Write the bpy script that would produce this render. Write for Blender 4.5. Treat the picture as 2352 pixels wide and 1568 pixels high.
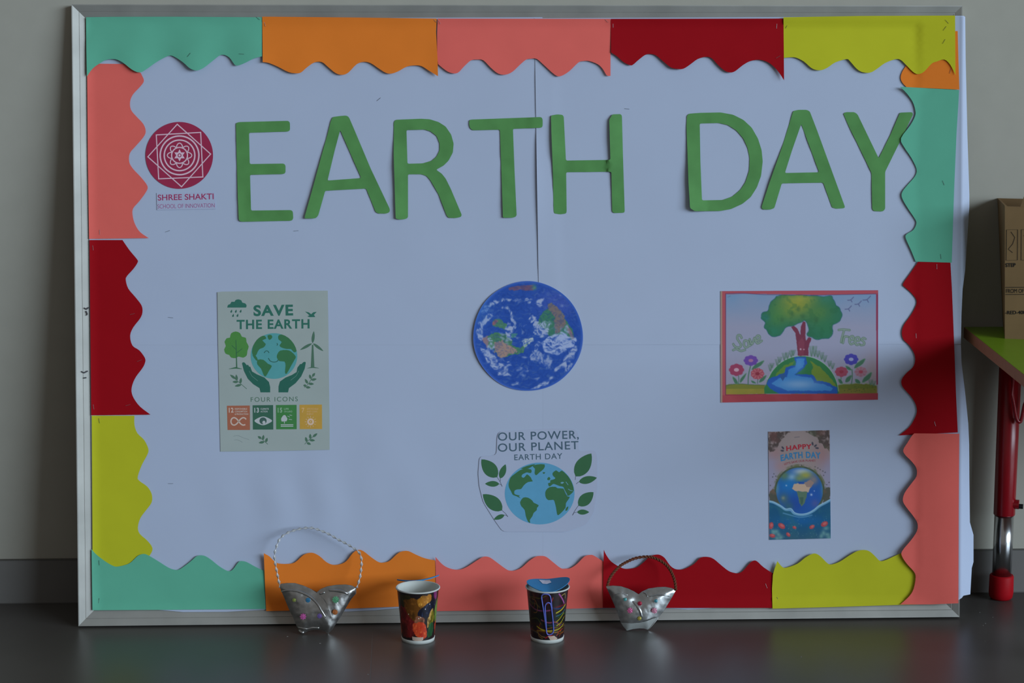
import bpy, bmesh, math, random
import numpy as np
from mathutils import Vector, Matrix, noise
from mathutils.geometry import delaunay_2d_cdt

for o in list(bpy.data.objects):
    bpy.data.objects.remove(o)
random.seed(4)
scene = bpy.context.scene
COL = scene.collection

# ---------------------------------------------------------------- camera
FPX = 5032.045
CAM = np.array([-0.190352, -3.790942, 1.127092])
YAW, PITCH, ROLL = 0.046993, 0.172785, 0.002299
cf = np.array([math.sin(YAW)*math.cos(PITCH), math.cos(YAW)*math.cos(PITCH), -math.sin(PITCH)])
_r = np.array([math.cos(YAW), -math.sin(YAW), 0.0]); _u = np.cross(_r, cf)
cr_ = _r*math.cos(ROLL) + _u*math.sin(ROLL)
cu_ = -_r*math.sin(ROLL) + _u*math.cos(ROLL)
cam_data = bpy.data.cameras.new('camera'); cam = bpy.data.objects.new('camera', cam_data); COL.objects.link(cam)
cam_data.sensor_width = 36.0; cam_data.lens = FPX*36.0/2352.0
cam_data.clip_start = 0.05; cam_data.clip_end = 100
m = Matrix.Identity(4)
for i in range(3):
    m[i][0] = cr_[i]; m[i][1] = cu_[i]; m[i][2] = -cf[i]; m[i][3] = CAM[i]
cam.matrix_world = m
scene.camera = cam

# ---------------------------------------------------------------- world, window light, exposure
world = bpy.data.worlds.new('world'); scene.world = world; world.use_nodes = True
bg = world.node_tree.nodes['Background']
bg.inputs[0].default_value = (1.0, 0.975, 0.95, 1); bg.inputs[1].default_value = 0.160
ld = bpy.data.lights.new('window_right_offscreen', 'AREA'); ld.shape = 'RECTANGLE'; ld.size = 16.0; ld.size_y = 7.5
ld.color = (0.70, 0.85, 1.0); ld.energy = 4450
lo = bpy.data.objects.new('window_right_offscreen', ld); COL.objects.link(lo)
lo.location = (17.6, -14.2, 5.6)
lo.rotation_euler = (Vector((0.1, -0.1, 0.55)) - Vector(lo.location)).to_track_quat('-Z', 'Y').to_euler()
vs = scene.view_settings
vs.view_transform = 'Standard'; vs.look = 'None'; vs.gamma = 1.0; vs.exposure = 0.0; vs.use_curve_mapping = False

# ---------------------------------------------------------------- colour helpers
def lin1(c):
    c = c/255.0
    return c/12.92 if c <= 0.04045 else ((c+0.055)/1.055)**2.4
PAPER = (0.52, 0.587, 0.745)
REF = (130, 147, 178)
E_REF = [lin1(REF[i])/PAPER[i] for i in range(3)]
def disp(r, g, b, ref=None):
    """surface colour of a thing that looks (r,g,b) beside the white sheet"""
    e = E_REF if ref is None else [lin1(ref[i])/PAPER[i] for i in range(3)]
    return tuple(min(0.95, lin1(c)/e[i]) for i, c in enumerate((r, g, b)))

MATS = {}
def mat(name, rgb, rough=0.75, metal=0.0, bump=0.0, scale=60.0, var=0.06, spec=0.1, coat=0.0, trans=0.0, alpha=1.0):
    if name in MATS: return MATS[name]
    mt = bpy.data.materials.new(name); mt.use_nodes = True
    nt = mt.node_tree; b = nt.nodes['Principled BSDF']
    tc = nt.nodes.new('ShaderNodeTexCoord'); nz = nt.nodes.new('ShaderNodeTexNoise')
    nz.inputs['Scale'].default_value = scale; nz.inputs['Detail'].default_value = 4
    nt.links.new(tc.outputs['Object'], nz.inputs['Vector'])
    rp = nt.nodes.new('ShaderNodeValToRGB')
    rp.color_ramp.elements[0].position = 0.3; rp.color_ramp.elements[1].position = 0.7
    rp.color_ramp.elements[0].color = (*[c*(1-var) for c in rgb], 1)
    rp.color_ramp.elements[1].color = (*[min(1, c*(1+var)) for c in rgb], 1)
    nt.links.new(nz.outputs['Fac'], rp.inputs['Fac']); nt.links.new(rp.outputs['Color'], b.inputs['Base Color'])
    b.inputs['Roughness'].default_value = rough; b.inputs['Metallic'].default_value = metal
    b.inputs['Specular IOR Level'].default_value = spec
    b.inputs['Coat Weight'].default_value = coat
    b.inputs['Transmission Weight'].default_value = trans
    b.inputs['Alpha'].default_value = alpha
    if bump > 0:
        bp = nt.nodes.new('ShaderNodeBump'); bp.inputs['Strength'].default_value = bump; bp.inputs['Distance'].default_value = 0.002
        nt.links.new(nz.outputs['Fac'], bp.inputs['Height']); nt.links.new(bp.outputs['Normal'], b.inputs['Normal'])
    MATS[name] = mt
    return mt
def vcol_mat(name, rough=0.7, spec=0.1):
    if name in MATS: return MATS[name]
    mt = bpy.data.materials.new(name); mt.use_nodes = True
    nt = mt.node_tree; b = nt.nodes['Principled BSDF']
    a = nt.nodes.new('ShaderNodeAttribute'); a.attribute_name = 'print'
    nt.links.new(a.outputs['Color'], b.inputs['Base Color'])
    b.inputs['Roughness'].default_value = rough; b.inputs['Specular IOR Level'].default_value = spec
    MATS[name] = mt
    return mt
def ink(r, g, b): return mat('ink_%d_%d_%d' % (r, g, b), disp(r, g, b), rough=0.7, var=0.03, spec=0.15)

# ---------------------------------------------------------------- object helpers
def tag(o, label=None, cat=None, group=None, kind=None):
    if label: o['label'] = label
    if cat: o['category'] = cat
    if group: o['group'] = group
    if kind: o['kind'] = kind
    return o
def link(name, me, material=None, parent=None, mw=None, smooth=False):
    o = bpy.data.objects.new(name, me); COL.objects.link(o)
    if material is not None and len(me.materials) == 0: me.materials.append(material)
    if parent is not None: o.parent = parent
    elif mw is not None: o.matrix_world = mw
    if smooth:
        me.polygons.foreach_set('use_smooth', [True]*len(me.polygons))
    return o
def pymesh(name, verts, faces):
    me = bpy.data.meshes.new(name); me.from_pydata([tuple(map(float, v)) for v in verts], [], [tuple(map(int, f)) for f in faces]); me.update()
    return me
def empty(name, loc=(0, 0, 0), mw=None):
    o = bpy.data.objects.new(name, None); COL.objects.link(o); o.empty_display_size = 0.05
    if mw is not None: o.matrix_world = mw
    else: o.location = loc
    return o
def bm_obj(name, bm, material, parent=None, mw=None, smooth=False):
    bmesh.ops.recalc_face_normals(bm, faces=bm.faces[:])
    me = bpy.data.meshes.new(name); bm.to_mesh(me); bm.free()
    return link(name, me, material, parent, mw, smooth)
def bm_box(bm, x0, x1, y0, y1, z0, z1):
    vs_ = [bm.verts.new(p) for p in ((x0,y0,z0),(x1,y0,z0),(x1,y1,z0),(x0,y1,z0),(x0,y0,z1),(x1,y0,z1),(x1,y1,z1),(x0,y1,z1))]
    for f in ((0,3,2,1),(4,5,6,7),(0,1,5,4),(1,2,6,5),(2,3,7,6),(3,0,4,7)): bm.faces.new([vs_[i] for i in f])
def bm_tube(bm, pts, rad, seg=10, caps=True):
    pts = [Vector(p) for p in pts]; n = len(pts)
    rad = rad if hasattr(rad, '__len__') else [rad]*n
    rings = []
    up = Vector((0, 0, 1))
    for i, p in enumerate(pts):
        t = (pts[min(i+1, n-1)] - pts[max(i-1, 0)]).normalized()
        a = t.cross(up)
        if a.length < 0.05: a = t.cross(Vector((0, 1, 0)))
        a.normalize(); b = t.cross(a).normalized()
        rings.append([bm.verts.new(p + (a*math.cos(2*math.pi*k/seg) + b*math.sin(2*math.pi*k/seg))*rad[i]) for k in range(seg)])
    for i in range(n-1):
        for k in range(seg):
            bm.faces.new((rings[i][k], rings[i][(k+1) % seg], rings[i+1][(k+1) % seg], rings[i+1][k]))
    if caps:
        bm.faces.new(rings[0]); bm.faces.new(list(reversed(rings[-1])))
def bm_lathe(bm, prof, seg=48, center=(0, 0), closed=False):
    rings = []
    for r, z in prof:
        rings.append([bm.verts.new((center[0]+r*math.cos(2*math.pi*k/seg), center[1]+r*math.sin(2*math.pi*k/seg), z)) for k in range(seg)])
    pairs = list(zip(rings[:-1], rings[1:])) + ([(rings[-1], rings[0])] if closed else [])
    for A, B in pairs:
        for k in range(seg):
            bm.faces.new((A[k], A[(k+1) % seg], B[(k+1) % seg], B[k]))
    return rings
def catmull(pts, k=4, closed=False):
    pts = [np.array(p, float) for p in pts]; n = len(pts); out = []
    rng = n if closed else n-1
    for i in range(rng):
        if closed: p0, p1, p2, p3 = pts[(i-1) % n], pts[i], pts[(i+1) % n], pts[(i+2) % n]
        else: p0, p1, p2, p3 = pts[max(i-1, 0)], pts[i], pts[i+1], pts[min(i+2, n-1)]
        for j in range(k):
            t = j/k
            out.append(0.5*((2*p1)+(-p0+p2)*t+(2*p0-5*p1+4*p2-p3)*t*t+(-p0+3*p1-3*p2+p3)*t**3))
    if not closed: out.append(pts[-1])
    return out

# ---------------------------------------------------------------- pixel -> place
def ray(px, py):
    px = np.asarray(px, float); py = np.asarray(py, float)
    return cf + np.multiply.outer((px-1176)/FPX, cr_) - np.multiply.outer((py-784)/FPX, cu_)
class Plane:
    """a flat frame in the room: origin O, axes u, v and outward normal n"""
    def __init__(s, O, u, v):
        s.O = np.array(O, float); s.u = np.array(u, float)/np.linalg.norm(u)
        v = np.array(v, float); v = v - s.u*(v@s.u); s.v = v/np.linalg.norm(v); s.n = np.cross(s.u, s.v)
        M = Matrix.Identity(4)
        for i in range(3): M[i][0] = s.u[i]; M[i][1] = s.v[i]; M[i][2] = s.n[i]; M[i][3] = s.O[i]
        s.M = M
    def uv(s, px, py, n=0.0):
        d = ray(px, py); num = (s.O - CAM)@s.n + np.asarray(n, float)
        t = num/(d@s.n)
        P = CAM + d*(t[..., None] if np.ndim(t) else t) - s.O
        return P@s.u, P@s.v
    def local(s, px, py, n=0.0):
        a, b = s.uv(px, py, n)
        return Vector((float(a), float(b), float(n)))
def on_plane_z(px, py, z=0.0):
    d = ray(px, py); return CAM + d*((z-CAM[2])/d[2])
def on_plane_y(px, py, y):
    d = ray(px, py); return CAM + d*((y-CAM[1])/d[1])

# ================================================================ the room
wall_m = mat('wall_paint', disp(121, 127, 128), rough=0.85, bump=0.03, scale=25, var=0.02, spec=0.15)
base_m = mat('skirting_tile', (0.19, 0.182, 0.17), rough=0.42, var=0.05, scale=8)
tile_m = mat('floor_tile', (0.078, 0.071, 0.064), rough=0.36, var=0.07, scale=5, spec=0.42)
joint_m = mat('floor_joint', (0.10, 0.096, 0.088), rough=0.45, spec=0.42)
dirt_m = mat('paint_specks', (0.25, 0.24, 0.22), rough=0.9)

bm = bmesh.new(); bm_box(bm, -2.6, 3.4, 0.0, 0.12, 0.0, 2.9)
tag(bm_obj('wall_back', bm, wall_m), 'plain grey painted wall behind the notice board', 'wall', kind='structure')
bm = bmesh.new(); bm_box(bm, -2.6, 3.4, -0.009, 0.0, 0.0, 0.0785)
sk = tag(bm_obj('baseboard_back', bm, base_m), 'dark grey tile skirting along the foot of the wall', 'baseboard', kind='structure')
bm = bmesh.new(); bm_box(bm, -2.6, 3.4, -0.0095, 0.0, 0.0786, 0.0796)
bm_box(bm, -2.6, 3.4, -0.0105, -0.009, 0.0, 0.0012)
bm_obj('joint_line', bm, joint_m, sk)
bm = bmesh.new(); bm_box(bm, -2.64, 3.42, -5.4, 0.12, -0.06, -0.00015)
fl = tag(bm_obj('floor', bm, joint_m), 'dark grey polished tile floor', 'floor', kind='structure')
bm = bmesh.new(); bm_box(bm, 0, 1.198, -1.198, 0, -0.02, 0.0)
bmesh.ops.recalc_face_normals(bm, faces=bm.faces[:])
tile_me = bpy.data.meshes.new('tile'); bm.to_mesh(tile_me); bm.free(); tile_me.materials.append(tile_m)
XJ = float(on_plane_z(853, 1520)[0])
for i in range(-2, 3):
    for j in range(4):
        t = bpy.data.objects.new('tile', tile_me); COL.objects.link(t); t.parent = fl
        t.location = (XJ + i*1.2 + 0.0008, -0.009 - j*1.2, 0)
bm = bmesh.new()
for px, py in ((2250, 1406), (2258, 1436), (2263, 1431), (2280, 1417), (2262, 1472), (1840, 1508), (735, 1477), (660, 1461), (845, 1548), (768, 1538)):
    p = on_plane_z(px, py); s = random.uniform(.0004, .0010)
    bm_box(bm, p[0]-s, p[0]+s*1.6, p[1]-s*2, p[1]+s, 0.0, 0.0004)
bm_obj('paint_specks', bm, dirt_m, fl)

# ================================================================ the notice board
BW, BH, BT = 1.52, 1.056213, 0.02
GAP, BYAW = 0.159872, -0.004104
sn = (GAP-BT)/BH
BOARD = Plane((0, -GAP, BT*sn+0.0003), (math.cos(BYAW), math.sin(BYAW), 0), (0, sn, math.sqrt(1-sn*sn)))
RW, RD = 0.0258, 0.008          # rail width, how far its face slopes in
def rail_n(u, v):
    d = min(u+BW/2, BW/2-u, v, BH-v); dr = BW/2-u
    if 0 <= dr < 0.075 and min(v, BH-v) > 0.0: return max(-RD*dr/0.075, -RD*max(d, 0)/(RW*1.25) if d < RW*1.25 else -1.0)
    if d < -0.0015: return -1.0
    if d < RW*1.25: return -RD*max(d, 0)/(RW*1.25)
    return -1.0
N0 = -RD + 0.0006               # face of the white sheets

alu_m = mat('aluminium', disp(121, 129, 135), rough=0.48, metal=0.55, var=0.10, scale=14, bump=0.02, spec=0.5)
panel_m = mat('board_panel', (0.12, 0.11, 0.10), rough=0.9)
smudge_m = mat('pencil_smudge', (0.10, 0.10, 0.11), rough=0.9)
board = tag(empty('notice_board', mw=BOARD.M), 'large notice board with aluminium frame leaning on the wall', 'notice board')
bm = bmesh.new(); bm_box(bm, -BW/2+0.004, BW/2-0.004, 0.004, BH-0.004, -BT+0.001, -RD-0.0002)
bm_obj('backing_panel', bm, panel_m, board)
def rail(a, b, inner_a, inner_b):
    bm = bmesh.new()
    top = [(a[0], a[1], 0), (b[0], b[1], 0), (inner_b[0], inner_b[1], -RD), (inner_a[0], inner_a[1], -RD)]
    bot = [(p[0], p[1], -BT) for p in top]
    # a small lip along the outer edge and a groove line
    def lerp(p, q, t): return tuple(p[i]+(q[i]-p[i])*t for i in range(3))
    prof = [(0, 0), (0.06, -0.0002), (0.45, -0.0035), (0.47, -0.0041), (0.49, -0.0038), (0.95, -0.0075), (1.0, -0.0079)]
    rows = []
    for t, n in prof:
        p, q = lerp(top[0], top[3], t), lerp(top[1], top[2], t)
        rows.append((bm.verts.new((p[0], p[1], n)), bm.verts.new((q[0], q[1], n))))
    vb = [bm.verts.new(p) for p in bot]
    for (p0, q0), (p1, q1) in zip(rows[:-1], rows[1:]): bm.faces.new((p0, q0, q1, p1))
    bm.faces.new((vb[0], vb[1], rows[0][1], rows[0][0])); bm.faces.new((vb[3], rows[-1][0], rows[-1][1], vb[2]))
    bm.faces.new([vb[0]] + [r[0] for r in rows] + [vb[3]]); bm.faces.new([vb[1], vb[2]] + [r[1] for r in reversed(rows)])
    bm.faces.new((vb[3], vb[2], vb[1], vb[0]))
    return bm_obj('frame_rail', bm, alu_m, board)
L, R_, T_, B_ = -BW/2, BW/2, BH, 0.0
rail((L, T_), (R_, T_), (L+RW, T_-RW), (R_-RW, T_-RW))
rail((R_, B_), (L, B_), (R_-RW, B_+RW), (L+RW, B_+RW))
rl = rail((L, B_), (L, T_), (L+RW, B_+RW), (L+RW, T_-RW))
rr = rail((R_, T_), (R_, B_), (R_-RW, T_-RW), (R_-RW, B_+RW))
def smudge(pts, w=0.0011):
    bm = bmesh.new()
    q = [BOARD.local(x, y, 0.0) for x, y in pts]
    q = [Vector((p.x, p.y, rail_n(p.x, p.y)+0.0012)) for p in q]
    bm_tube(bm, q, w, 5)
    bm_obj('pencil_mark', bm, smudge_m, rl)
smudge(((193, 707), (198, 710), (203, 706))); smudge(((197, 714), (200, 721), (198, 724))); smudge(((187, 853), (193, 856), (201, 852)))
smudge(((192, 868), (198, 867)))

# ---------------------------------------------------------------- paper sheets on the board
def inside(poly, x, y):
    c = False; n = len(poly); j = n-1
    for i in range(n):
        xi, yi = poly[i][0], poly[i][1]; xj, yj = poly[j][0], poly[j][1]
        if (yi > y) != (yj > y) and x < (xj-xi)*(y-yi)/(yj-yi)+xi: c = not c
        j = i
    return c
def dense(lp, mx):
    out = []; n = len(lp)
    for i in range(n):
        a, b = lp[i], lp[(i+1) % n]; d = math.hypot(b[0]-a[0], b[1]-a[1]); k = max(1, int(math.ceil(d/mx)))
        out += [(a[0]+(b[0]-a[0])*t/k, a[1]+(b[1]-a[1])*t/k) for t in range(k)]
    return out
def cdt_mesh(outline, holes=(), step=16.0, cols=()):
    co, edges = [], []
    loops = [list(outline)] + [list(h) for h in holes]
    if step: loops = [dense(lp, step) for lp in loops]
    for lp in loops:
        s = len(co)
        for p in lp: co.append(Vector((float(p[0]), float(p[1]))))
        n = len(lp)
        edges += [(s+i, s+(i+1) % n) for i in range(n)]
    if step:
        A = np.array([[co[e[0]].x, co[e[0]].y, co[e[1]].x, co[e[1]].y] for e in edges])
        xs = A[:, 0]; ys = A[:, 1]
        gy = np.arange(ys.min()+step*0.5, ys.max(), step*0.87)
        G = np.array([(x, y) for k, y in enumerate(gy) for x in np.arange(xs.min()+step*(0.5 if k % 2 else 1.0), xs.max(), step)])
        if len(cols):
            G = np.concatenate([G[G[:, 0] < min(cols)-4], np.array([(x, y) for x in cols for y in np.arange(ys.min()+3, ys.max(), 9.0)])])
        if len(G):
            ins = np.zeros(len(G), bool); dm_ = np.full(len(G), 1e9); X, Y = G[:, 0], G[:, 1]
            for x0, y0, x1, y1 in A:
                if y0 != y1: ins ^= ((y0 > Y) != (y1 > Y)) & (X < (x1-x0)*(Y-y0)/(y1-y0)+x0)
                dx, dy = x1-x0, y1-y0; t = np.clip(((X-x0)*dx+(Y-y0)*dy)/(dx*dx+dy*dy+1e-9), 0, 1)
                dm_ = np.minimum(dm_, np.hypot(X-x0-t*dx, Y-y0-t*dy))
            for p in G[ins & (dm_ > (step*0.45 if not len(cols) else np.where(X > min(cols)-1, 2.0, step*0.45)))]: co.append(Vector((float(p[0]), float(p[1]))))
    r = delaunay_2d_cdt(co, edges, [], 1, 1e-3)
    V = [(v.x, v.y) for v in r[0]]; F = r[2]
    if holes:
        F = [f for f in F if not any(inside(h, sum(V[i][0] for i in f)/len(f), sum(V[i][1] for i in f)/len(f)) for h in holes)]
    used = sorted({i for f in F for i in f}); ix = {a: b for b, a in enumerate(used)}
    return [V[i] for i in used], [[ix[i] for i in f] for f in F]
def shell(name, pts, F, thick):
    """front face, back face and a crisp cut edge: one closed sheet"""
    FF = []
    for f in F:
        a, b, c = (Vector(pts[i]) for i in f[:3])
        FF.append(list(f) if (b-a).cross(c-a).z >= 0 else list(reversed(f)))
    n = len(pts); V = [tuple(p) for p in pts] + [(p[0], p[1], p[2]-thick) for p in pts]
    cnt = {}
    for f in FF:
        for a, b in zip(f, f[1:]+f[:1]): cnt[(a, b)] = 1
    rim = [e for e in cnt if (e[1], e[0]) not in cnt]
    faces = FF + [[i+n for i in reversed(f)] for f in FF] + [[b, a, a+n, b+n] for a, b in rim]
    me = pymesh(name, V, faces)
    sm = [True]*(2*len(FF)) + [False]*len(rim)
    me.polygons.foreach_set('use_smooth', sm)
    sharp = {(min(a, b), max(a, b)) for a, b in rim} | {(min(a, b)+n, max(a, b)+n) for a, b in rim}
    for e in me.edges:
        a, b = e.vertices
        if (min(a, b), max(a, b)) in sharp: e.use_edge_sharp = True
    return me
def sheet(name, outline, material, nfun, holes=(), step=16.0, thick=0.00028, plane=None, origin=None, parent=None, clear=0.0006, smooth=True, cols=()):
    """a real sheet of paper: outline in photo pixels laid on the plane, nfun(px,py) = height off it"""
    plane = plane or BOARD
    V, F = cdt_mesh(outline, holes, step, cols)
    pts = []
    for x, y in V:
        n = nfun(x, y)
        p = plane.local(x, y, n)
        if plane is BOARD:
            r = rail_n(p.x, p.y)+clear
            if r > n: p = plane.local(x, y, r)
        pts.append(p)
    if origin is None:
        origin = Vector((sum(p.x for p in pts)/len(pts), min(p.y for p in pts), 0)) if parent is None else Vector((0, 0, 0))
    me = shell(name, [p-origin for p in pts], F, thick)
    o = link(name, me, material, parent, plane.M @ Matrix.Translation(origin))
    o['ox'], o['oy'] = origin.x, origin.y
    return o
def nz(x, y, s, seed=0.0): return noise.noise(Vector((x/s, y/s, seed)))
def smooth01(t):
    t = max(0.0, min(1.0, t)); return t*t*(3-2*t)

paper_m = mat('white_chart_paper', PAPER, rough=0.8, var=0.012, scale=9, spec=0.2)
def sheet_n(seed, seam=None):
    def f(x, y):
        n = N0 + 0.00035*nz(x, y, 260, seed) + 0.0001*nz(x, y, 90, seed+3)
        n += 0.0011*math.exp(-((y-1150)/85)**2-((x-690)/150)**2)*(1+math.sin(x/19.0+0.6*math.sin(y/40)))
        n += 0.0009*math.exp(-((x-y*0.55-320)/60)**2)*smooth01((y-930)/60)*smooth01((1240-y)/60)*smooth01((1060-x)/60)
        if seam:
            k = max(0.0, 1-(x-seam(y))/55.0)
            w = smooth01((y-140)/60)*smooth01((640-y)/40)*(1-math.exp(-((y-282)/26)**2))
            n += 0.0005*smooth01(k*4) + 0.0030*w*k*k*(0.6+0.4*math.sin(y/62.0+1.2))
        ed = 2210.0-(y-13)*6.0/1404        # outer edge of the right rail; the sheet runs past it and curls back
        k = (x-ed)*0.00075-0.0022
        if x > 2160: n = max(n, 0.0016-max(0.0, ed-x)*0.00075*0.33)
        if k > 0: n = 0.0016 - 1.6*k - 22*k*k + 0.0022*nz(0, y, 60, seed+7)*min(1, k/0.01)
        return n
    return f
def put_staples(o, pts, m=None):
    for i, (x, y, a) in enumerate(pts):
        bm = bmesh.new()
        dx, dy = math.cos(math.radians(a))*5.5, math.sin(math.radians(a))*5.5
        n = o_n(o, x, y)
        A, Bp = BOARD.local(x-dx, y-dy, n), BOARD.local(x+dx, y+dy, n)
        off = Vector((o['ox'], o['oy'], 0))
        q = [A-off+Vector((0, 0, -0.0002)), A-off+Vector((0, 0, 0.0006)), Bp-off+Vector((0, 0, 0.0006)), Bp-off+Vector((0, 0, -0.0002))]
        bm_tube(bm, q, 0.00024, 5)
        bm_obj('staple', bm, m or staple_m, o)
NF = {}
def o_n(o, x, y):
    f, clear = NF[o.name]
    n = f(x, y); p = BOARD.local(x, y, n)
    return max(n, rail_n(p.x, p.y)+clear)
staple_m = mat('staple_wire', (0.30, 0.27, 0.27), rough=0.45, metal=0.6)
dark_staple_m = mat('dark_staple_wire', (0.10, 0.11, 0.11), rough=0.5, metal=0.4)

seamT = lambda y: 1229 + (y-135)*0.0158
seamB = lambda y: 1247.0
tl = [(200, 46), (500, 43), (930, 41), (1246, 39.5), (1252, 300), (1256, 560), (1258, 792), (800, 792), (400, 792), (207, 792)]
tr = [(seamT(42), 42), (1500, 40.5), (1800, 39), (2100, 37), (2194, 36), (2205, 36), (2214, 36.5), (2217, 39), (2218, 134), (2219.7, 208), (2222, 310), (2226.5, 446), (2226.5, 475), (2220, 573), (2217, 620), (2211, 664), (2208.5, 720), (2207, 790), (2195, 790.5), (1900, 791), (1500, 791.5), (seamT(792), 792)]
tr += [(seamT(y), y) for y in range(760, 60, -40)]
bl = [(207, 792.1), (400, 792.1), (800, 792.1), (1247, 792.1), (1247, 1100), (1247, 1396), (1000, 1397), (915, 1396), (860, 1401), (795, 1404), (700, 1399), (610, 1400), (520, 1404.5), (420, 1405), (340, 1398), (212, 1396), (211, 1200), (209, 1000)]
br = [(1247.1, 792.1), (1500, 791.6), (1900, 791.1), (2180, 790.7), (2195, 791.2), (2207, 791.6), (2208.5, 833), (2217, 903), (2224, 973), (2226, 1020), (2226.5, 1102), (2227.7, 1199), (2232, 1214), (2236, 1228), (2236, 1290), (2232, 1304), (2228.6, 1364.5), (2213, 1367.5), (2208.7, 1373), (2201, 1377.7), (2060, 1388), (1774, 1394), (1640, 1396), (1610, 1398), (1580, 1399.5), (1528, 1396), (1390, 1397), (1330, 1398), (1247.1, 1397), (1247.1, 1200), (1247.1, 1000)]
for ol, seed, seam, lab, lift in (
        (tl, 1.0, None, 'white chart paper sheet behind the letters E, A and R', 0.0),
        (bl, 2.0, None, 'white chart paper sheet behind the tall poster with four icons', 0.0),
        (tr, 3.0, seamT, 'white chart paper sheet behind the word DAY, curling past the frame', 0.0004),
        (br, 4.0, seamB, 'white chart paper sheet behind the smallest poster, torn at its lower corner', 0.0)):
    f = sheet_n(1.0, seam if seam is seamT else None)
    g = (lambda x, y, f=f, lift=lift: f(x, y)+lift)
    o = tag(sheet('backing_sheet', ol, paper_m, g, step=12, cols=(2166, 2176, 2186, 2192, 2197, 2202, 2206, 2210, 2213, 2217, 2222), clear=0.0006+lift*1.6), lab, 'paper sheet', 'white sheets covering the board')
    NF[o.name] = (g, 0.0006+lift*1.6)
    if seed == 1.0: put_staples(o, [(385, 531, -20), (680, 530, -5), (870, 228, -40)], dark_staple_m)
    if seed == 2.0: put_staples(o, [(392, 1110, 0)], dark_staple_m)
    if seed == 1.0: put_staples(o, [(392, 729, 5)], dark_staple_m)
    if seed == 3.0: put_staples(o, [(1440, 250, 6)], dark_staple_m)

# ---------------------------------------------------------------- scalloped border strips
PC = {
 'teal': mat('teal_paper', disp(71, 139, 126), var=0.03, scale=14),
 'orange': mat('orange_paper', disp(172, 98, 36), var=0.03, scale=14),
 'salmon': mat('salmon_paper', disp(174, 82, 81), var=0.03, scale=14),
 'red': mat('red_paper', disp(114, 6, 17), var=0.03, scale=14),
 'yellow': mat('yellow_paper', disp(140, 149, 33), var=0.03, scale=14)}
def zz(ox, oy, sc, pts): return [(ox+x/sc, oy+y/sc) for x, y in pts]

W_top = {
 'teal': zz(180, 20, 5.113, [(100,795),(170,700),(270,630),(330,600),(430,592),(520,630),(630,715),(720,748),(800,710),(920,625),(1060,553),(1130,565),(1230,630),(1310,700),(1390,725),(1470,695),(1580,610),(1680,540),(1770,570),(1830,650),(1870,668),(1960,635),(2060,585),(2156,559)]),
 'orange': zz(590, 20, 5.227, [(70,640),(140,650),(250,695),(380,760),(470,775),(530,765),(600,705),(690,645),(780,640),(850,695),(950,775),(1030,793),(1100,765),(1200,665),(1290,637),(1370,655),(1460,715),(1550,770),(1620,778),(1700,750),(1800,695),(1900,680),(1980,690),(2060,740),(2175,810)]),
 'salmon': zz(990, 20, 5.227, [(85,665),(170,735),(240,770),(320,770),(400,690),(480,620),(560,610),(630,620),(720,710),(810,780),(900,790),(980,755),(1060,680),(1140,612),(1200,600),(1270,603),(1360,680),(1490,795),(1560,808),(1660,750),(1770,645),(1830,628),(1900,628),(2000,665),(2060,720),(2110,800),(2155,805)]),
 'red': zz(1390, 20, 5.227, [(70,525),(140,570),(220,640),(290,675),(330,675),(400,615),(480,555),(540,543),(610,560),(700,635),(790,705),(870,722),(940,720),(1020,670),(1110,605),(1210,577),(1280,595),(1350,670),(1430,740),(1500,765),(1560,750),(1650,680),(1740,630),(1850,612),(1950,640),(2030,700),(2090,770),(2148,860)]),
 'yellow': zz(1780, 20, 5.113, [(105,578),(180,570),(250,575),(340,620),(420,690),(480,718),(550,720),(620,690),(710,630),(840,592),(880,615),(960,705),(1030,745),(1120,750),(1200,705),(1290,640),(1400,597),(1470,597),(1540,660),(1620,740),(1680,768),(1750,740),(1840,645),(1900,620),(1990,597),(2060,660),(2120,780)])}
W_bot = {
 'teal': zz(180, 1230, 5.113, [(155,155),(200,210),(300,290),(400,350),(460,362),(560,340),(620,310),(700,235),(770,213),(830,235),(940,300),(1060,375),(1140,400),(1200,388),(1320,300),(1390,240),(1470,232),(1550,275),(1650,355),(1750,412),(1810,400),(1880,310),(1920,297),(1980,310),(2080,365),(2200,420)]),
 'orange': zz(590, 1230, 5.345, [(85,215),(150,250),(200,300),(260,338),(380,345),(470,325),(560,245),(620,215),(690,210),(770,250),(850,320),(930,355),(1020,350),(1100,310),(1180,210),(1250,173),(1310,190),(1400,260),(1500,325),(1580,325),(1640,300),(1720,225),(1780,192),(1860,188),(1950,230),(2060,275),(2190,303)]),
 'salmon': zz(970, 1230, 5.345, [(160,258),(240,345),(310,390),(400,415),(480,410),(560,375),(660,310),(740,262),(790,255),(840,272),(920,330),(1030,410),(1080,428),(1140,425),(1220,390),(1310,310),(1390,258),(1450,247),(1520,258),(1600,320),(1700,397),(1760,403),(1820,397),(1900,345),(1990,255),(2060,235),(2110,245),(2235,325)]),
 'red': zz(1370, 1230, 5.345, [(90,170),(120,235),(180,315),(280,380),(350,405),(420,403),(500,385),(580,325),(650,260),(720,233),(780,235),(840,275),(900,360),(960,405),(1030,415),(1100,400),(1200,345),(1280,268),(1370,260),(1440,285),(1530,360),(1620,430),(1690,455),(1745,460),(1800,430),(1870,350),(1920,308),(1970,312),(2050,385),(2180,470)]),
 'yellow': zz(1760, 1230, 4.9, [(125,285),(180,350),(230,358),(350,315),(440,245),(520,203),(570,205),(620,240),(690,310),(740,322),(830,290),(930,225),(1030,170),(1110,160),(1170,180),(1230,235),(1280,283),(1340,275),(1430,235),(1530,190),(1640,165),(1760,200),(2050,260)])}
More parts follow.
